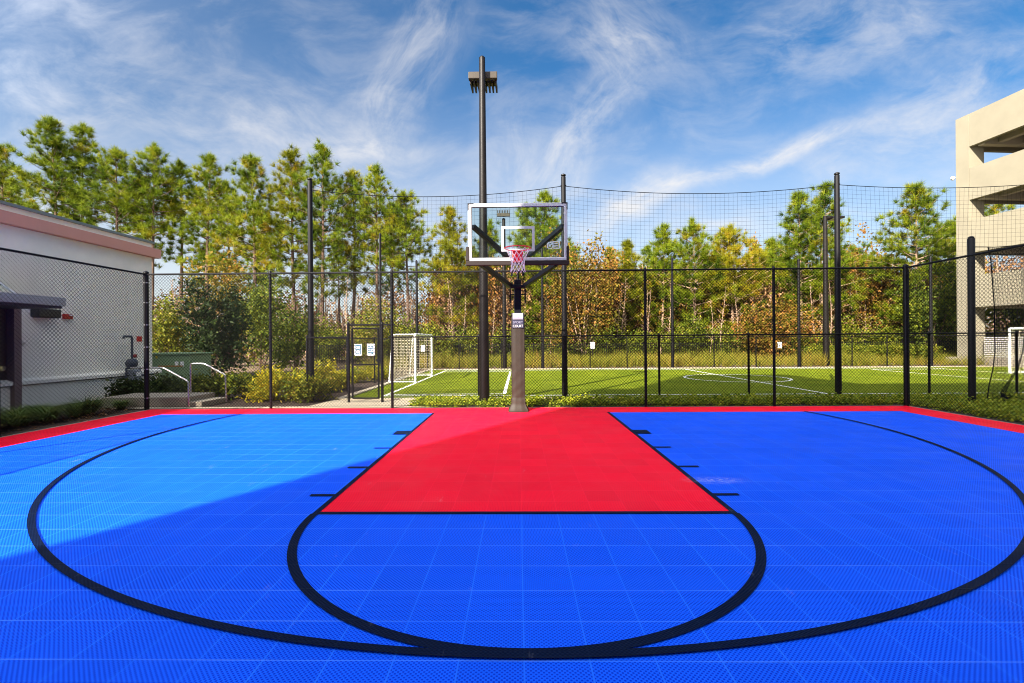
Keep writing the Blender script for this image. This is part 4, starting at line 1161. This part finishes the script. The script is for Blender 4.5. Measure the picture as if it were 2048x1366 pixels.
M_barkp = mat('pale_bark', (0.33, 0.22, 0.14), 0.95, var=0.4, scale=3.0, bump=0.4, bscale=18, stretch=(1, 1, 0.3))


def pine_geo(Hh, cb, Rad, kind, dens=1.0, seed=0):
    """returns trunk MB and needle centres; heights in metres, base at the origin"""
    rs = random.Random(seed)
    tr_ = MB()
    lean = (rs.uniform(-0.35, 0.35), rs.uniform(-0.3, 0.3)); cur = (rs.uniform(-0.3, 0.3), rs.uniform(-0.3, 0.3))

    def axis(z):
        t = z / Hh
        return Vector((lean[0] * t + cur[0] * math.sin(t * 3.1), lean[1] * t + cur[1] * math.sin(t * 2.6), z))
    r0 = 0.0105 * Hh + 0.03
    tr_.tube([axis(Hh * k / 9) for k in range(10)], [max(0.02, r0 * (1 - 0.93 * k / 9)) for k in range(10)], 7)
    C = []; D = []; T = []
    z = cb
    az_ = rs.uniform(0, 6.28)
    while z < Hh - 0.25:
        t = (z - cb) / (Hh - cb)
        if kind == 'round': prof = (0.55 + 0.55 * math.sin(math.pi * min(1, 0.12 + 0.92 * t))) * (1 - t ** 3.2) ** 0.85
        elif kind == 'cone': prof = (1 - t) ** 0.86 * 1.14 * (0.75 + 0.25 * min(1, t * 4)) + 0.04
        else: prof = (0.75 + 0.35 * math.sin(math.pi * t)) * (1 - t ** 3) ** 0.8
        prof = max(prof, 0.07)
        nbr = 3 if t < 0.25 else (4 if rs.random() < 0.6 else 5)
        for k in range(nbr):
            az_ += 2.4 + rs.uniform(-0.5, 0.5)
            ln = Rad * prof * rs.uniform(0.62, 1.12)
            if rs.random() < 0.10: ln *= 0.5
            if rs.random() < 0.06: ln *= 1.25
            rise = (0.10 + 0.55 * t + rs.uniform(-0.12, 0.16))
            zz = z + rs.uniform(-0.25, 0.25)
            a = axis(zz); dh = Vector((math.cos(az_), math.sin(az_), 0))
            tip_ = a + dh * ln + Vector((0, 0, ln * rise))
            mid = a + dh * ln * 0.5 + Vector((0, 0, ln * rise * 0.35))
            tr_.tube([a, mid, tip_], [max(0.016, 0.030 + 0.012 * ln * 0.5), 0.022, 0.010], 4, cap=False)
            btint = rs.gauss(0.5, 0.15)
            nt_ = max(3, int(ln * 2.9 * dens + 1.5))
            for q in range(nt_):
                f = 0.34 + 0.66 * (q + rs.random()) / nt_
                p = (a.lerp(mid, f * 2) if f < 0.5 else mid.lerp(tip_, f * 2 - 1))
                sp_ = 0.20 + 0.20 * ln * 0.45 * f
                p = p + Vector((rs.gauss(0, sp_), rs.gauss(0, sp_), rs.gauss(0.10, sp_ * 0.5)))
                C.append(p); D.append(dh * 0.55 + Vector((rs.gauss(0, .3), rs.gauss(0, .3), 0.75))); T.append(btint + rs.gauss(0, 0.12))
        z += rs.uniform(0.42, 0.72) * (1.12 if t < 0.3 else 0.85)
    for k in range(8):   # leader
        p = axis(Hh - 0.1 * k); C.append(p); D.append(Vector((0, 0, 1))); T.append(0.5)
    return tr_, np.array(C), np.array(D), np.array(T)


def make_pine(name, loc, Hh, cb, Rad, kind, label, group, seed, m=None, dens=1.0, bark=None, nb=64, ln=0.54, wd=0.026, rotz=0.0):
    e = empty(name, loc, label, 'tree', group)
    t_, C, D, T = pine_geo(Hh, cb, Rad, kind, dens, seed)
    tb = t_.build('trunk', bark or M_bark, None, smooth=True); tb.parent = e
    V, F, tt = tufts(C, D, T, nb, ln, wd, spread=0.72)
    np_mesh('crown', V, F, m or L_pine, e, tt)
    e.rotation_euler.z = rotz
    return e


# front row, each shaped from its own outline: u, top v, depth, crown width px, crown bottom v, kind, label, yellowish
FRONT = [
    (4, 300, 44, 62, 440, 'narrow', 'slim pine cut by the picture edge over the white building roof', 0),
    (100, 247, 38.0, 128, 500, 'round', 'tallest pine, its dark top the highest of the group over the white building', 0),
    (168, 256, 39.5, 128, 500, 'round', 'broad pine just lower than the tallest one, over the middle of the building roof', 0),
    (222, 306, 37.0, 116, 500, 'round', 'spreading pine over the building roof, between two taller round-topped pines', 0),
    (298, 296, 38.0, 124, 500, 'round', 'round-topped pine rising over the far corner of the white building', 0),
    (352, 334, 40.5, 96, 520, 'narrow', 'thin-crowned pine with its bare lower trunk showing beside the building corner', 0),
    (412, 319, 37.5, 110, 530, 'cone', 'pointed pine standing above the brown vine-covered tree', 0),
    (502, 321, 37.0, 140, 590, 'cone', 'dark pointed pine with two close tips above the second fence post', 0),
    (455, 372, 41.0, 80, 540, 'narrow', 'small-headed pine between the two dark pointed pines', 0),
    (588, 314, 38.0, 132, 580, 'cone', 'bright pine with a stepped top left of the guyed net pole', 1),
    (638, 303, 37.0, 140, 590, 'round', 'highest pine of the middle group, directly behind the guyed net pole', 0),
    (700, 352, 39.5, 88, 580, 'narrow', 'slender yellow-green pine with a narrow head in the middle group', 1),
    (750, 341, 37.5, 100, 570, 'narrow', 'slim pine with a tall lone tip behind the gate', 0),
    (815, 393, 38.5, 120, 560, 'round', 'round-headed pine with open sky under its crown, nearest the backboard', 0),
    (905, 431, 37.0, 110, 650, 'cone', 'yellow-green pine with an orange lower half, left of the backboard', 1),
    (975, 452, 40.0, 84, 650, 'cone', 'small pine seen through the glass beside the tall light pole', 0),
    (1046, 420, 39.0, 92, 660, 'cone', 'pine with a fine tip above the white target square', 0),
    (1096, 396, 38.0, 124, 660, 'round', 'tall pine filling the garage side of the backboard glass', 0),
    (1252, 498, 38.5, 96, 660, 'round', 'low bushy pine next to the tall orange tree', 1),
    (1318, 463, 39.0, 78, 660, 'narrow', 'slim pine with a thin tip left of the round twin-topped pine', 0),
    (1382, 449, 37.5, 116, 660, 'round', 'round pine with a twin top against the net, behind midfield', 0),
    (1470, 461, 37.0, 152, 670, 'round', 'wide bright dome-shaped pine behind the net', 1),
    (1548, 488, 41.0, 86, 660, 'narrow', 'small pine in the gap beside the wide dome-shaped pine', 0),
    (1600, 402, 38.0, 128, 640, 'cone', 'twin-topped dark pine, the lower top, by the single-arm light', 0),
    (1646, 376, 37.0, 130, 640, 'cone', 'tallest pine on the garage side, its long limbs reaching past the net pole', 0),
    (1818, 384, 37.0, 160, 650, 'cone', 'broad cone-shaped pine standing alone against blue sky near the garage', 0),
    (1898, 455, 40.0, 110, 660, 'cone', 'pine half hidden behind the garage corner column', 0),
    (1992, 396, 42.0, 62, 470, 'narrow', 'pine seen through the open storey of the garage', 0),
]
for i, (u, v, Y, wpx, vb, kind, lab, yl) in enumerate(FRONT):
    p = at(u, v, Y)
    rad = wpx / 2 / F_PX * Y * (1.0 if kind != 'cone' else 1.28)
    make_pine('pine_tree', (p.x, Y, 0), p.z + 0.25, max(2.0, gz(u, vb, Y)), rad, kind, lab, 'front row of pines along the field', 100 + i, m=L_pine_y if yl else L_pine,
              bark=M_barkp if u > 1100 else M_bark, dens=1.0 if u < 900 else 1.2)
# pines deeper in the woods: three models, copied
models = []
for k, (Hh, cb, rad, kind) in enumerate(((15, 6.5, 2.6, 'round'), (13, 5.0, 2.2, 'cone'), (16, 8.0, 2.0, 'narrow'))):
    models.append(make_pine('pine_tree', (0, 0, 0), Hh, cb, rad, kind, 'pine standing deep in the woods behind the front row', 'pines deeper in the woods', 300 + k, nb=44, ln=0.55, wd=0.034, dens=0.9))
HT = [15, 13, 16]
spots = []
rs = random.Random(77)
for u in range(20, 900, 130): spots.append((u + rs.uniform(-16, 16), rs.uniform(45, 58), 300 + (0 if u < 380 else 60) + rs.uniform(45, 140)))
for u in range(910, 1960, 50): spots.append((u + rs.uniform(-18, 18), rs.uniform(44, 56), rs.uniform(490, 560)))
first = [True] * 3
for j, (u, Y, v) in enumerate(spots):
    k = j % 3; o = models[k] if first[k] else copy_tree(models[k]); first[k] = False
    p = at(u, v, Y); s = p.z / HT[k]
    o.location = (p.x, Y, 0); o.scale = (max(0.75, s), max(0.75, s), s); o.rotation_euler.z = rs.uniform(0, 6.28)


def cloud_pts(n, rx, ry, rz, rs_, shell=0.55, lumps=7):
    """points in a lumpy ellipsoid resting on z = 0"""
    cs = [(rs_.gauss(0, rx * 0.45), rs_.gauss(0, ry * 0.45), rz * rs_.uniform(0.25, 0.80), rs_.uniform(0.35, 0.6)) for _ in range(lumps)]
    out = []
    while len(out) < n:
        c = rs_.choice(cs); d = Vector((rs_.gauss(0, 1), rs_.gauss(0, 1), rs_.gauss(0, 1))).normalized() * (rs_.random() ** shell) * c[3]
        p = (c[0] + d.x * rx, c[1] + d.y * ry, c[2] + d.z * rz)
        if p[2] > 0.02: out.append(p)
    return np.array(out)


def make_bush(name, loc, rx, ry, rz, m, label, cat, group, seed, n=120, nb=16, size=0.16, spread=0.16, tmean=0.5, aspect=0.55, stems=True, tvar=0.14, lumps=7, trunkh=0.0, bark=None):
    rs_ = random.Random(seed); e = empty(name, loc, label, cat, group)
    P = cloud_pts(n, rx, ry, rz, rs_, lumps=lumps)
    if trunkh: P[:, 2] += trunkh
    tt = np.array([rs_.gauss(tmean, tvar) for _ in range(n)])
    V, F, tn = leaves(P, tt, nb, size, spread, aspect=aspect)
    np_mesh('crown' if trunkh else 'foliage', V, F, m, e, tn)
    if stems:
        mb = MB()
        if trunkh:
            mb.tube([(0, 0, -0.05), (0.1, 0, trunkh * 0.6), (0.05, 0.05, trunkh + rz * 0.5)], [0.11, 0.08, 0.03], 6)
        for k in range(9 if not trunkh else 14):
            q = P[rs_.randrange(n)]
            z0_ = 0 if not trunkh else trunkh * rs_.uniform(0.5, 1.1)
            mb.tube([(q[0] * 0.12, q[1] * 0.12, z0_), (q[0] * 0.55, q[1] * 0.55, z0_ + (q[2] - z0_) * 0.6), tuple(q)], [0.022 * max(0.6, rz * 0.35), 0.014 * max(0.6, rz * 0.35), 0.006], 4, cap=False)
        t_ = mb.build('trunk' if trunkh else 'stems', bark or M_bark, None); t_.parent = e
    return e


# named bushes and autumn trees
def bush_at(u, vtop, wpx, Y, m, label, name='bush', cat='bush', group=None, seed=0, **k):
    p = at(u, vtop, Y); rx = wpx / 2 / F_PX * Y
    return make_bush(name, (p.x, Y, 0), rx, min(rx, 1.6), p.z * 0.92, m, label, cat, group, seed, **k)


bush_at(424, 575, 120, 20.5, L_dark, 'large dark green bush behind the handrails', seed=1, n=420, nb=16, size=0.16, spread=0.14, tmean=0.35, lumps=13, name='large_bush')
bush_at(462, 478, 84, 30, L_aut, 'brown vine-covered tree beside the pointed pine', name='vine_tree', cat='tree', seed=2, n=300, nb=14, size=0.24, spread=0.25, tmean=0.32, lumps=9)
bush_at(335, 600, 96, 27, L_bush, 'yellow-green bush between the building corner and the dark bush', seed=3, n=220, nb=16, size=0.2, spread=0.2, tmean=0.62)
bush_at(520, 560, 120, 27, L_bush, 'mottled green bush behind the second fence post', seed=4, n=300, nb=15, size=0.2, spread=0.2, tmean=0.45)
bush_at(590, 610, 100, 25, L_bush, 'low dense green bush behind the guyed net pole', seed=5, n=240, nb=15, size=0.18, spread=0.2, tmean=0.38)
bush_at(735, 600, 110, 29, L_bush, 'grey-green bush behind the gate', seed=6, n=260, nb=15, size=0.16, spread=0.2, tmean=0.58)
bush_at(860, 640, 120, 31, L_bush, 'bright green bush behind the soccer goal', seed=7, n=240, nb=15, size=0.2, spread=0.22, tmean=0.6)
bush_at(1165, 495, 150, 34, L_aut, 'tall orange autumn tree beside the backboard', name='autumn_tree', cat='tree', seed=8, n=620, nb=15, size=0.24, spread=0.28, tmean=0.36, tvar=0.22, lumps=16, trunkh=0.8, bark=M_barkp)
bush_at(1205, 520, 70, 37, L_aut, 'thin rusty autumn tree behind the tall orange one', name='autumn_tree', cat='tree', seed=9, n=220, nb=12, size=0.24, spread=0.3, tmean=0.72, lumps=8, trunkh=1.0, bark=M_barkp)
bush_at(1545, 600, 110, 31, L_aut, 'low orange autumn tree by the sign with the dark figure', name='autumn_tree', cat='tree', seed=10, n=300, nb=14, size=0.22, spread=0.26, tmean=0.40, tvar=0.24, lumps=12)
bush_at(1530, 512, 66, 41, L_aut, 'pale orange treetop in the gap beside the wide dome-shaped pine', name='autumn_tree', cat='tree', seed=11, n=190, nb=12, size=0.26, spread=0.3, tmean=0.75, lumps=7, trunkh=1.5, bark=M_barkp)
bush_at(1735, 505, 120, 40, L_aut, 'wide rusty autumn tree between the net pole and the lone cone-shaped pine', name='autumn_tree', cat='tree', seed=12, n=400, nb=13, size=0.26, spread=0.34, tmean=0.5, tvar=0.22, lumps=12, trunkh=1.5, bark=M_barkp)
bush_at(1860, 560, 110, 33, L_bush, 'dark leafy tree below the garage corner', name='broadleaf_tree', cat='tree', seed=13, n=380, nb=15, size=0.22, spread=0.25, tmean=0.36, lumps=12, trunkh=0.6)
bush_at(1000, 560, 110, 41, L_aut, 'brownish autumn tree behind the padded pole', name='autumn_tree', cat='tree', seed=14, n=300, nb=12, size=0.25, spread=0.3, tmean=0.40, lumps=10, trunkh=1.0, bark=M_barkp)
bush_at(2030, 560, 130, 34, L_bush, 'green tree seen under the garage spandrels', name='broadleaf_tree', cat='tree', seed=15, n=320, nb=14, size=0.24, spread=0.28, tmean=0.45, lumps=10, trunkh=0.6)
# understorey thickets along the picket fence: look alike
UN = [(320, 650), (390, 655), (640, 640), (680, 655), (780, 650), (820, 640), (905, 650), (950, 630), (1010, 640), (1060, 630), (1120, 640), (1190, 640), (1240, 645), (1290, 640), (1340, 640), (1390, 620), (1440, 630), (1490, 640), (1590, 645), (1640, 640), (1690, 625), (1740, 635), (1790, 630), (1840, 640), (1900, 650), (1950, 640), (2010, 640)]
ub = []
for k in range(3):
    ub.append(make_bush('undergrowth_bush', (0, 0, 0), 1.9, 1.3, 2.6, L_bush, 'green thicket bush at the foot of the woods', 'bush', 'thicket bushes at the foot of the woods', 40 + k, n=190, nb=15, size=0.2, spread=0.22, tmean=(0.42, 0.55, 0.5)[k], lumps=9))
fb = [True] * 3
for j, (u, v) in enumerate(UN):
    k = j % 3; o = ub[k] if fb[k] else copy_tree(ub[k]); fb[k] = False
    Y = rs.uniform(33.2, 36.0); p = at(u, v + (24 if u > 880 else 12), Y); o.location = (p.x, Y, 0); s = p.z / 2.5
    o.scale = (rs.uniform(0.8, 1.15), rs.uniform(0.8, 1.1), s); o.rotation_euler.z = rs.uniform(0, 6.28)


# rust and olive thicket under and between the pines
at_l = []
for k, (mm, tm) in enumerate(((L_aut, 0.66), (L_twig, 0.45), (L_aut, 0.48))):
    at_l.append(make_bush('autumn_thicket', (0, 0, 0), 2.6, 1.3, 5.0, mm, 'rust and olive thicket tree between the trunks of the woods', 'tree', 'rust and olive thicket trees in the woods', 70 + k, n=330, nb=13, size=0.27, spread=0.34, tmean=tm, tvar=0.2, lumps=13))
fa = [True] * 3
for j in range(34):
    k = j % 3; o = at_l[k] if fa[k] else copy_tree(at_l[k]); fa[k] = False
    u = 890 + j * 31.5 + rs.uniform(-12, 12); v = rs.uniform(535, 600); Y = rs.uniform(38.5, 43)
    p = at(u, v, Y); o.location = (p.x, Y, 0); sz = p.z / 4.9
    o.scale = (rs.uniform(0.75, 1.1), rs.uniform(0.8, 1.1), sz); o.rotation_euler.z = rs.uniform(0, 6.28)


# thin bare saplings, pale trunks in the sun
def sapling(seed):
    rs_ = random.Random(seed); mb = MB(); h = 8.0
    pts = [(0.25 * math.sin(k * 0.6 + seed), 0.2 * math.cos(k * 0.5 + seed), h * k / 7) for k in range(8)]
    mb.tube(pts, [0.075 * (1 - 0.8 * k / 7) for k in range(8)], 6)
    for k in range(22):
        t = rs_.uniform(0.25, 0.98); i = min(6, int(t * 7)); p = Vector(pts[i]).lerp(Vector(pts[i + 1]), t * 7 - i)
        a = rs_.uniform(0, 6.28); l = rs_.uniform(0.5, 1.5) * (1.15 - t)
        q = p + Vector((math.cos(a) * l, math.sin(a) * l, l * rs_.uniform(0.5, 1.2)))
        mb.tube([p, p.lerp(q, 0.5) + Vector((0, 0, -0.05)), q], [0.026, 0.016, 0.007], 4, cap=False)
    return mb


sm = []
for k in range(3):
    e = empty('bare_sapling', (0, 0, 0), 'thin leafless tree trunk standing in the woods', 'tree', 'thin bare trunks in the woods')
    t_ = sapling(60 + k).build('trunk', M_barkp, None, smooth=True); t_.parent = e; sm.append(e)
fs_ = [True] * 3
for j in range(90):
    k = j % 3; o = sm[k] if fs_[k] else copy_tree(sm[k]); fs_[k] = False
    u = rs.uniform(330, 880) if j < 22 else rs.uniform(880, 1960)
    Y = rs.uniform(33.5, 44); o.location = (gx(u, Y), Y, 0)
    s = min(rs.uniform(0.6, 1.05), gz(u, rs.uniform(545, 600), Y) / 8.0); o.scale = (s, s, s); o.rotation_euler.z = rs.uniform(0, 6.28)


# the far wood as one mass: brown twigs, trunks and dry leaves
def far_woods():
    C = []; T = []
    rs_ = random.Random(9)
    for k in range(5200):
        u = rs_.uniform(-150, 2250); Y = rs_.uniform(46, 64)
        if u < 880: vt = 610 + 25 * math.sin(u * 0.03) + rs_.uniform(-20, 20)
        else: vt = 530 + 16 * math.sin(u * 0.021) + 12 * math.sin(u * 0.07)
        zt__ = at(u, vt, Y).z
        zz = zt__ * (rs_.random() ** 0.85)
        C.append((gx(u, Y), Y, max(0.1, zz))); T.append(rs_.gauss(0.42, 0.2))
    V, F, tt = leaves(np.array(C), np.array(T), 13, 0.42, 0.5, aspect=0.42)
    o = np_mesh('woods', V, F, L_twig, None, tt)
    tag(o, 'dense brown leafless wood filling the distance behind the pines', 'woods', kind='stuff')
    mb = MB()
    for k in range(420):
        u = rs_.uniform(-150, 2250); Y = rs_.uniform(44, 60)
        x = gx(u, Y); zt__ = at(u, (600 if u < 880 else 545) + rs_.uniform(-20, 25), Y).z; dx = rs_.uniform(-0.8, 0.8)
        mb.tube([(x, Y, 0), (x + dx * 0.5, Y, zt__ * 0.5), (x + dx, Y, zt__)], [rs_.uniform(0.08, 0.18), 0.09, 0.03], 5, cap=False)
    mb.build('trunk', M_barkp, o)['kind'] = 'stuff'
    # far green crowns low in the gaps
    return o


far_woods()


# tall grass between field and picket fence, with reddish foot
def grass_strip(x0, x1, y0, y1, n, h, m, name, label, tm=0.45, w=0.03):
    P = np.stack([RNG.uniform(x0, x1, n), RNG.uniform(y0, y1, n), np.zeros(n)], 1)
    tt = RNG.normal(tm, 0.15, n) + 0.12 * np.sin(P[:, 0] * 0.9) + 0.08 * np.sin(P[:, 0] * 2.3 + P[:, 1])
    hh = h * (0.75 + 0.35 * np.sin(P[:, 0] * 0.55 + 1) * np.sin(P[:, 1] * 1.1))
    d = np.tile(np.array([[0, 0, 1.0]]), (n, 1))
    nb = 9
    V, F, tn = tufts(P, d, tt, nb, 1.0, w, spread=0.28)
    # scale blade heights by the local height
    base = np.repeat(np.repeat(P, nb, 0), 3, 0); sc__ = np.repeat(np.repeat(hh, nb), 3)[:, None]
    V = base + (V - base) * sc__; V[:, 2] = np.maximum(V[:, 2], -0.02)
    o = np_mesh(name, V, F, m, None, tn); tag(o, label, 'grass', kind='stuff'); return o


grass_strip(-9, 30, 25.6, 33.5, 5200, 0.85, L_grass, 'tall_grass', 'tall yellow-green grass between the far touchline and the picket fence', w=0.035)
# clipped hedge to the right
hx0, hx1 = gx(1620, 29.0), gx(1862, 29.0)
P = np.stack([RNG.uniform(hx0, hx1, 900), RNG.uniform(28.3, 29.8, 900), RNG.uniform(0.05, 0.95, 900) ** 0.7], 1)
V, F, tn = leaves(P, RNG.normal(0.5, 0.13, 900), 16, 0.13, 0.10)
hd_ = tag(np_mesh('hedge', V, F, L_bush, None, tn), 'long low clipped hedge beyond the field near the garage', 'hedge')
# ground cover between court fence and field
def cover(x0, x1, y0, y1, n, h, name, label, nb=13, size=0.06):
    P = np.stack([RNG.uniform(x0, x1, n), RNG.uniform(y0, y1, n), np.zeros(n)], 1)
    lump = 0.5 + 0.5 * np.sin(P[:, 0] * 3.1 + np.sin(P[:, 1] * 2.0)) * np.sin(P[:, 1] * 3.7)
    P[:, 2] = h * RNG.uniform(0.15, 1.0, n) * (0.6 + 0.5 * lump)
    tt = RNG.normal(0.45, 0.16, n) + 0.15 * (lump - 0.5)
    V, F, tn = leaves(P, tt, nb, size, 0.045, flat=0.75, aspect=0.75)
    V[:, 2] = np.maximum(V[:, 2], -0.015)
    return tag(np_mesh(name, V, F, L_cover, None, tn), label, 'ground cover', kind='stuff')


cover(-2.5, 15.5, 10.62, 11.75, 3600, 0.055, 'ground_cover', 'leafy yellow-green ground cover between the court fence and the soccer field')
cover(8.75, 15.0, 4.0, 10.6, 4200, 0.06, 'ground_cover_bed', 'leafy ground cover bed outside the court fence on the garage side')


# yellow-green shrubs by the gate, each one a plant
YS_ = [(545, 742, 70, 11.9, 'low yellow-green shrub at the foot of the second fence post'), (590, 738, 86, 12.4, 'bushy yellow-green shrub with pale flowers, between the fence post and the net pole'),
       (640, 735, 76, 13.6, 'tall yellow-green shrub behind the guyed net pole'), (668, 745, 70, 14.6, 'yellow shrub beside the gate post'), (708, 742, 60, 17.0, 'yellow shrub seen through the gate under the picture signs'),
       (745, 738, 60, 18.5, 'yellow shrub seen through the gate close to the goal net'), (615, 762, 80, 11.75, 'thin feathery green shrub in front of the guyed net pole'), (510, 758, 70, 12.3, 'dull green shrub just behind the taller handrail')]
for i, (u, v, wpx, Y, lab) in enumerate(YS_):
    p = at(u, v, Y); rx = wpx / 2 / F_PX * Y
    mm = L_yel if i not in (6, 7) else L_bush
    make_bush('yellow_shrub' if i not in (6, 7) else 'green_shrub', (p.x, Y, 0), rx, min(rx, 0.55), p.z * 1.0, mm, lab, 'shrub', 'shrubs by the gate', 500 + i, n=130, nb=15, size=0.105, spread=0.085, tmean=0.55 if i not in (6, 7) else 0.62, aspect=0.4, lumps=7, tvar=0.18)
GS_ = [(275, 775, 96, 12.25, 'dark green shrub under the gas meter'), (335, 768, 90, 12.4, 'dark green shrub in front of the green cabinet'), (400, 765, 86, 12.9, 'green shrub with small pale flowers between the two handrails'), (470, 772, 84, 12.6, 'dusky shrub beside the lower handrail post')]
for i, (u, v, wpx, Y, lab) in enumerate(GS_):
    p = at(u, v, Y); rx = wpx / 2 / F_PX * Y
    make_bush('green_shrub', (p.x, Y, 0.1), rx, min(rx, 0.6), max(0.4, p.z * 0.95), L_dark if i < 2 else L_bush, lab, 'shrub', 'shrubs round the steps', 540 + i, n=130, nb=15, size=0.10, spread=0.09, tmean=0.5 if i < 2 else 0.36, aspect=0.5, lumps=7)


# strap-leaved clumps in the mulch by the white building
def liriope(seed, r=0.42, n=420):
    g = np.random.default_rng(seed)
    a = g.uniform(0, 6.283, n); el_ = g.uniform(0.7, 1.5, n); ln_ = r * g.uniform(0.7, 1.35, n)
    dh = np.stack([np.cos(a), np.sin(a), np.zeros(n)], 1); sd = np.stack([-np.sin(a), np.cos(a), np.zeros(n)], 1) * 0.0085 * g.uniform(0.7, 1.4, (n, 1))
    b0 = dh * g.uniform(0, 0.10, (n, 1)) + g.normal(0, 0.02, (n, 3)) * [1, 1, 0]
    V = []; F = []; seg = 5
    for i in range(n):
        base_i = len(V)
        for k in range(seg + 1):
            t = k / seg
            p = b0[i] + dh[i] * ln_[i] * (math.cos(el_[i]) * t + 0.45 * t * t) + np.array([0, 0, ln_[i] * (math.sin(el_[i]) * t * 1.35 - 0.62 * t * t)])
            p[2] = max(p[2], 0.01); ww = sd[i] * (1 - 0.75 * t)
            V += [p - ww, p + ww]
            if k: F.append((base_i + 2 * k - 2, base_i + 2 * k - 1, base_i + 2 * k + 1, base_i + 2 * k))
    tt = np.repeat(g.normal(0.42, 0.2, n), 2 * (seg + 1))
    return np.array(V), np.array(F), tt


lm = []
for k in range(2):
    V, F, tt = liriope(800 + k); o = np_mesh('grass_clump', V, F, L_liri, None, tt)
    tag(o, 'clump of arching dark green strap leaves in the mulch by the white building', 'ornamental grass', 'strap-leaved clumps along the court fence'); lm.append(o)
fl = [True] * 2; j = 0
for yy in np.arange(4.6, 10.6, 0.52):
    for xx, on in ((-9.02, True), (-9.7, yy < 9.6)):
        if not on: continue
        k = j % 2; j += 1
        o = lm[k] if fl[k] else lm[k].copy()
        if not fl[k]: COL.objects.link(o)
        fl[k] = False
        o.location = (xx + rs.uniform(-0.12, 0.12), yy + rs.uniform(-0.15, 0.15), -0.01); s = rs.uniform(0.8, 1.1) * (1.0 if yy < 9.8 else 0.75); o.scale = (s, s, s * rs.uniform(0.9, 1.15)); o.rotation_euler.z = rs.uniform(0, 6.28)
# scattered mulch chips at the court edge
n = 1500
P = np.stack([RNG.uniform(-10.6, X_L - 0.14, n), RNG.uniform(2.5, 10.4, n), RNG.uniform(-0.018, 0.015, n)], 1)
V, F, tn = leaves(P, RNG.normal(0.3, 0.25, n), 3, 0.055, 0.05, flat=0.8, aspect=0.4); V[:, 2] = np.maximum(V[:, 2], -0.018)
tag(np_mesh('mulch_litter', V, F, L_twig, None, tn), 'dry mulch chips scattered beside the court edge', 'mulch', kind='stuff')
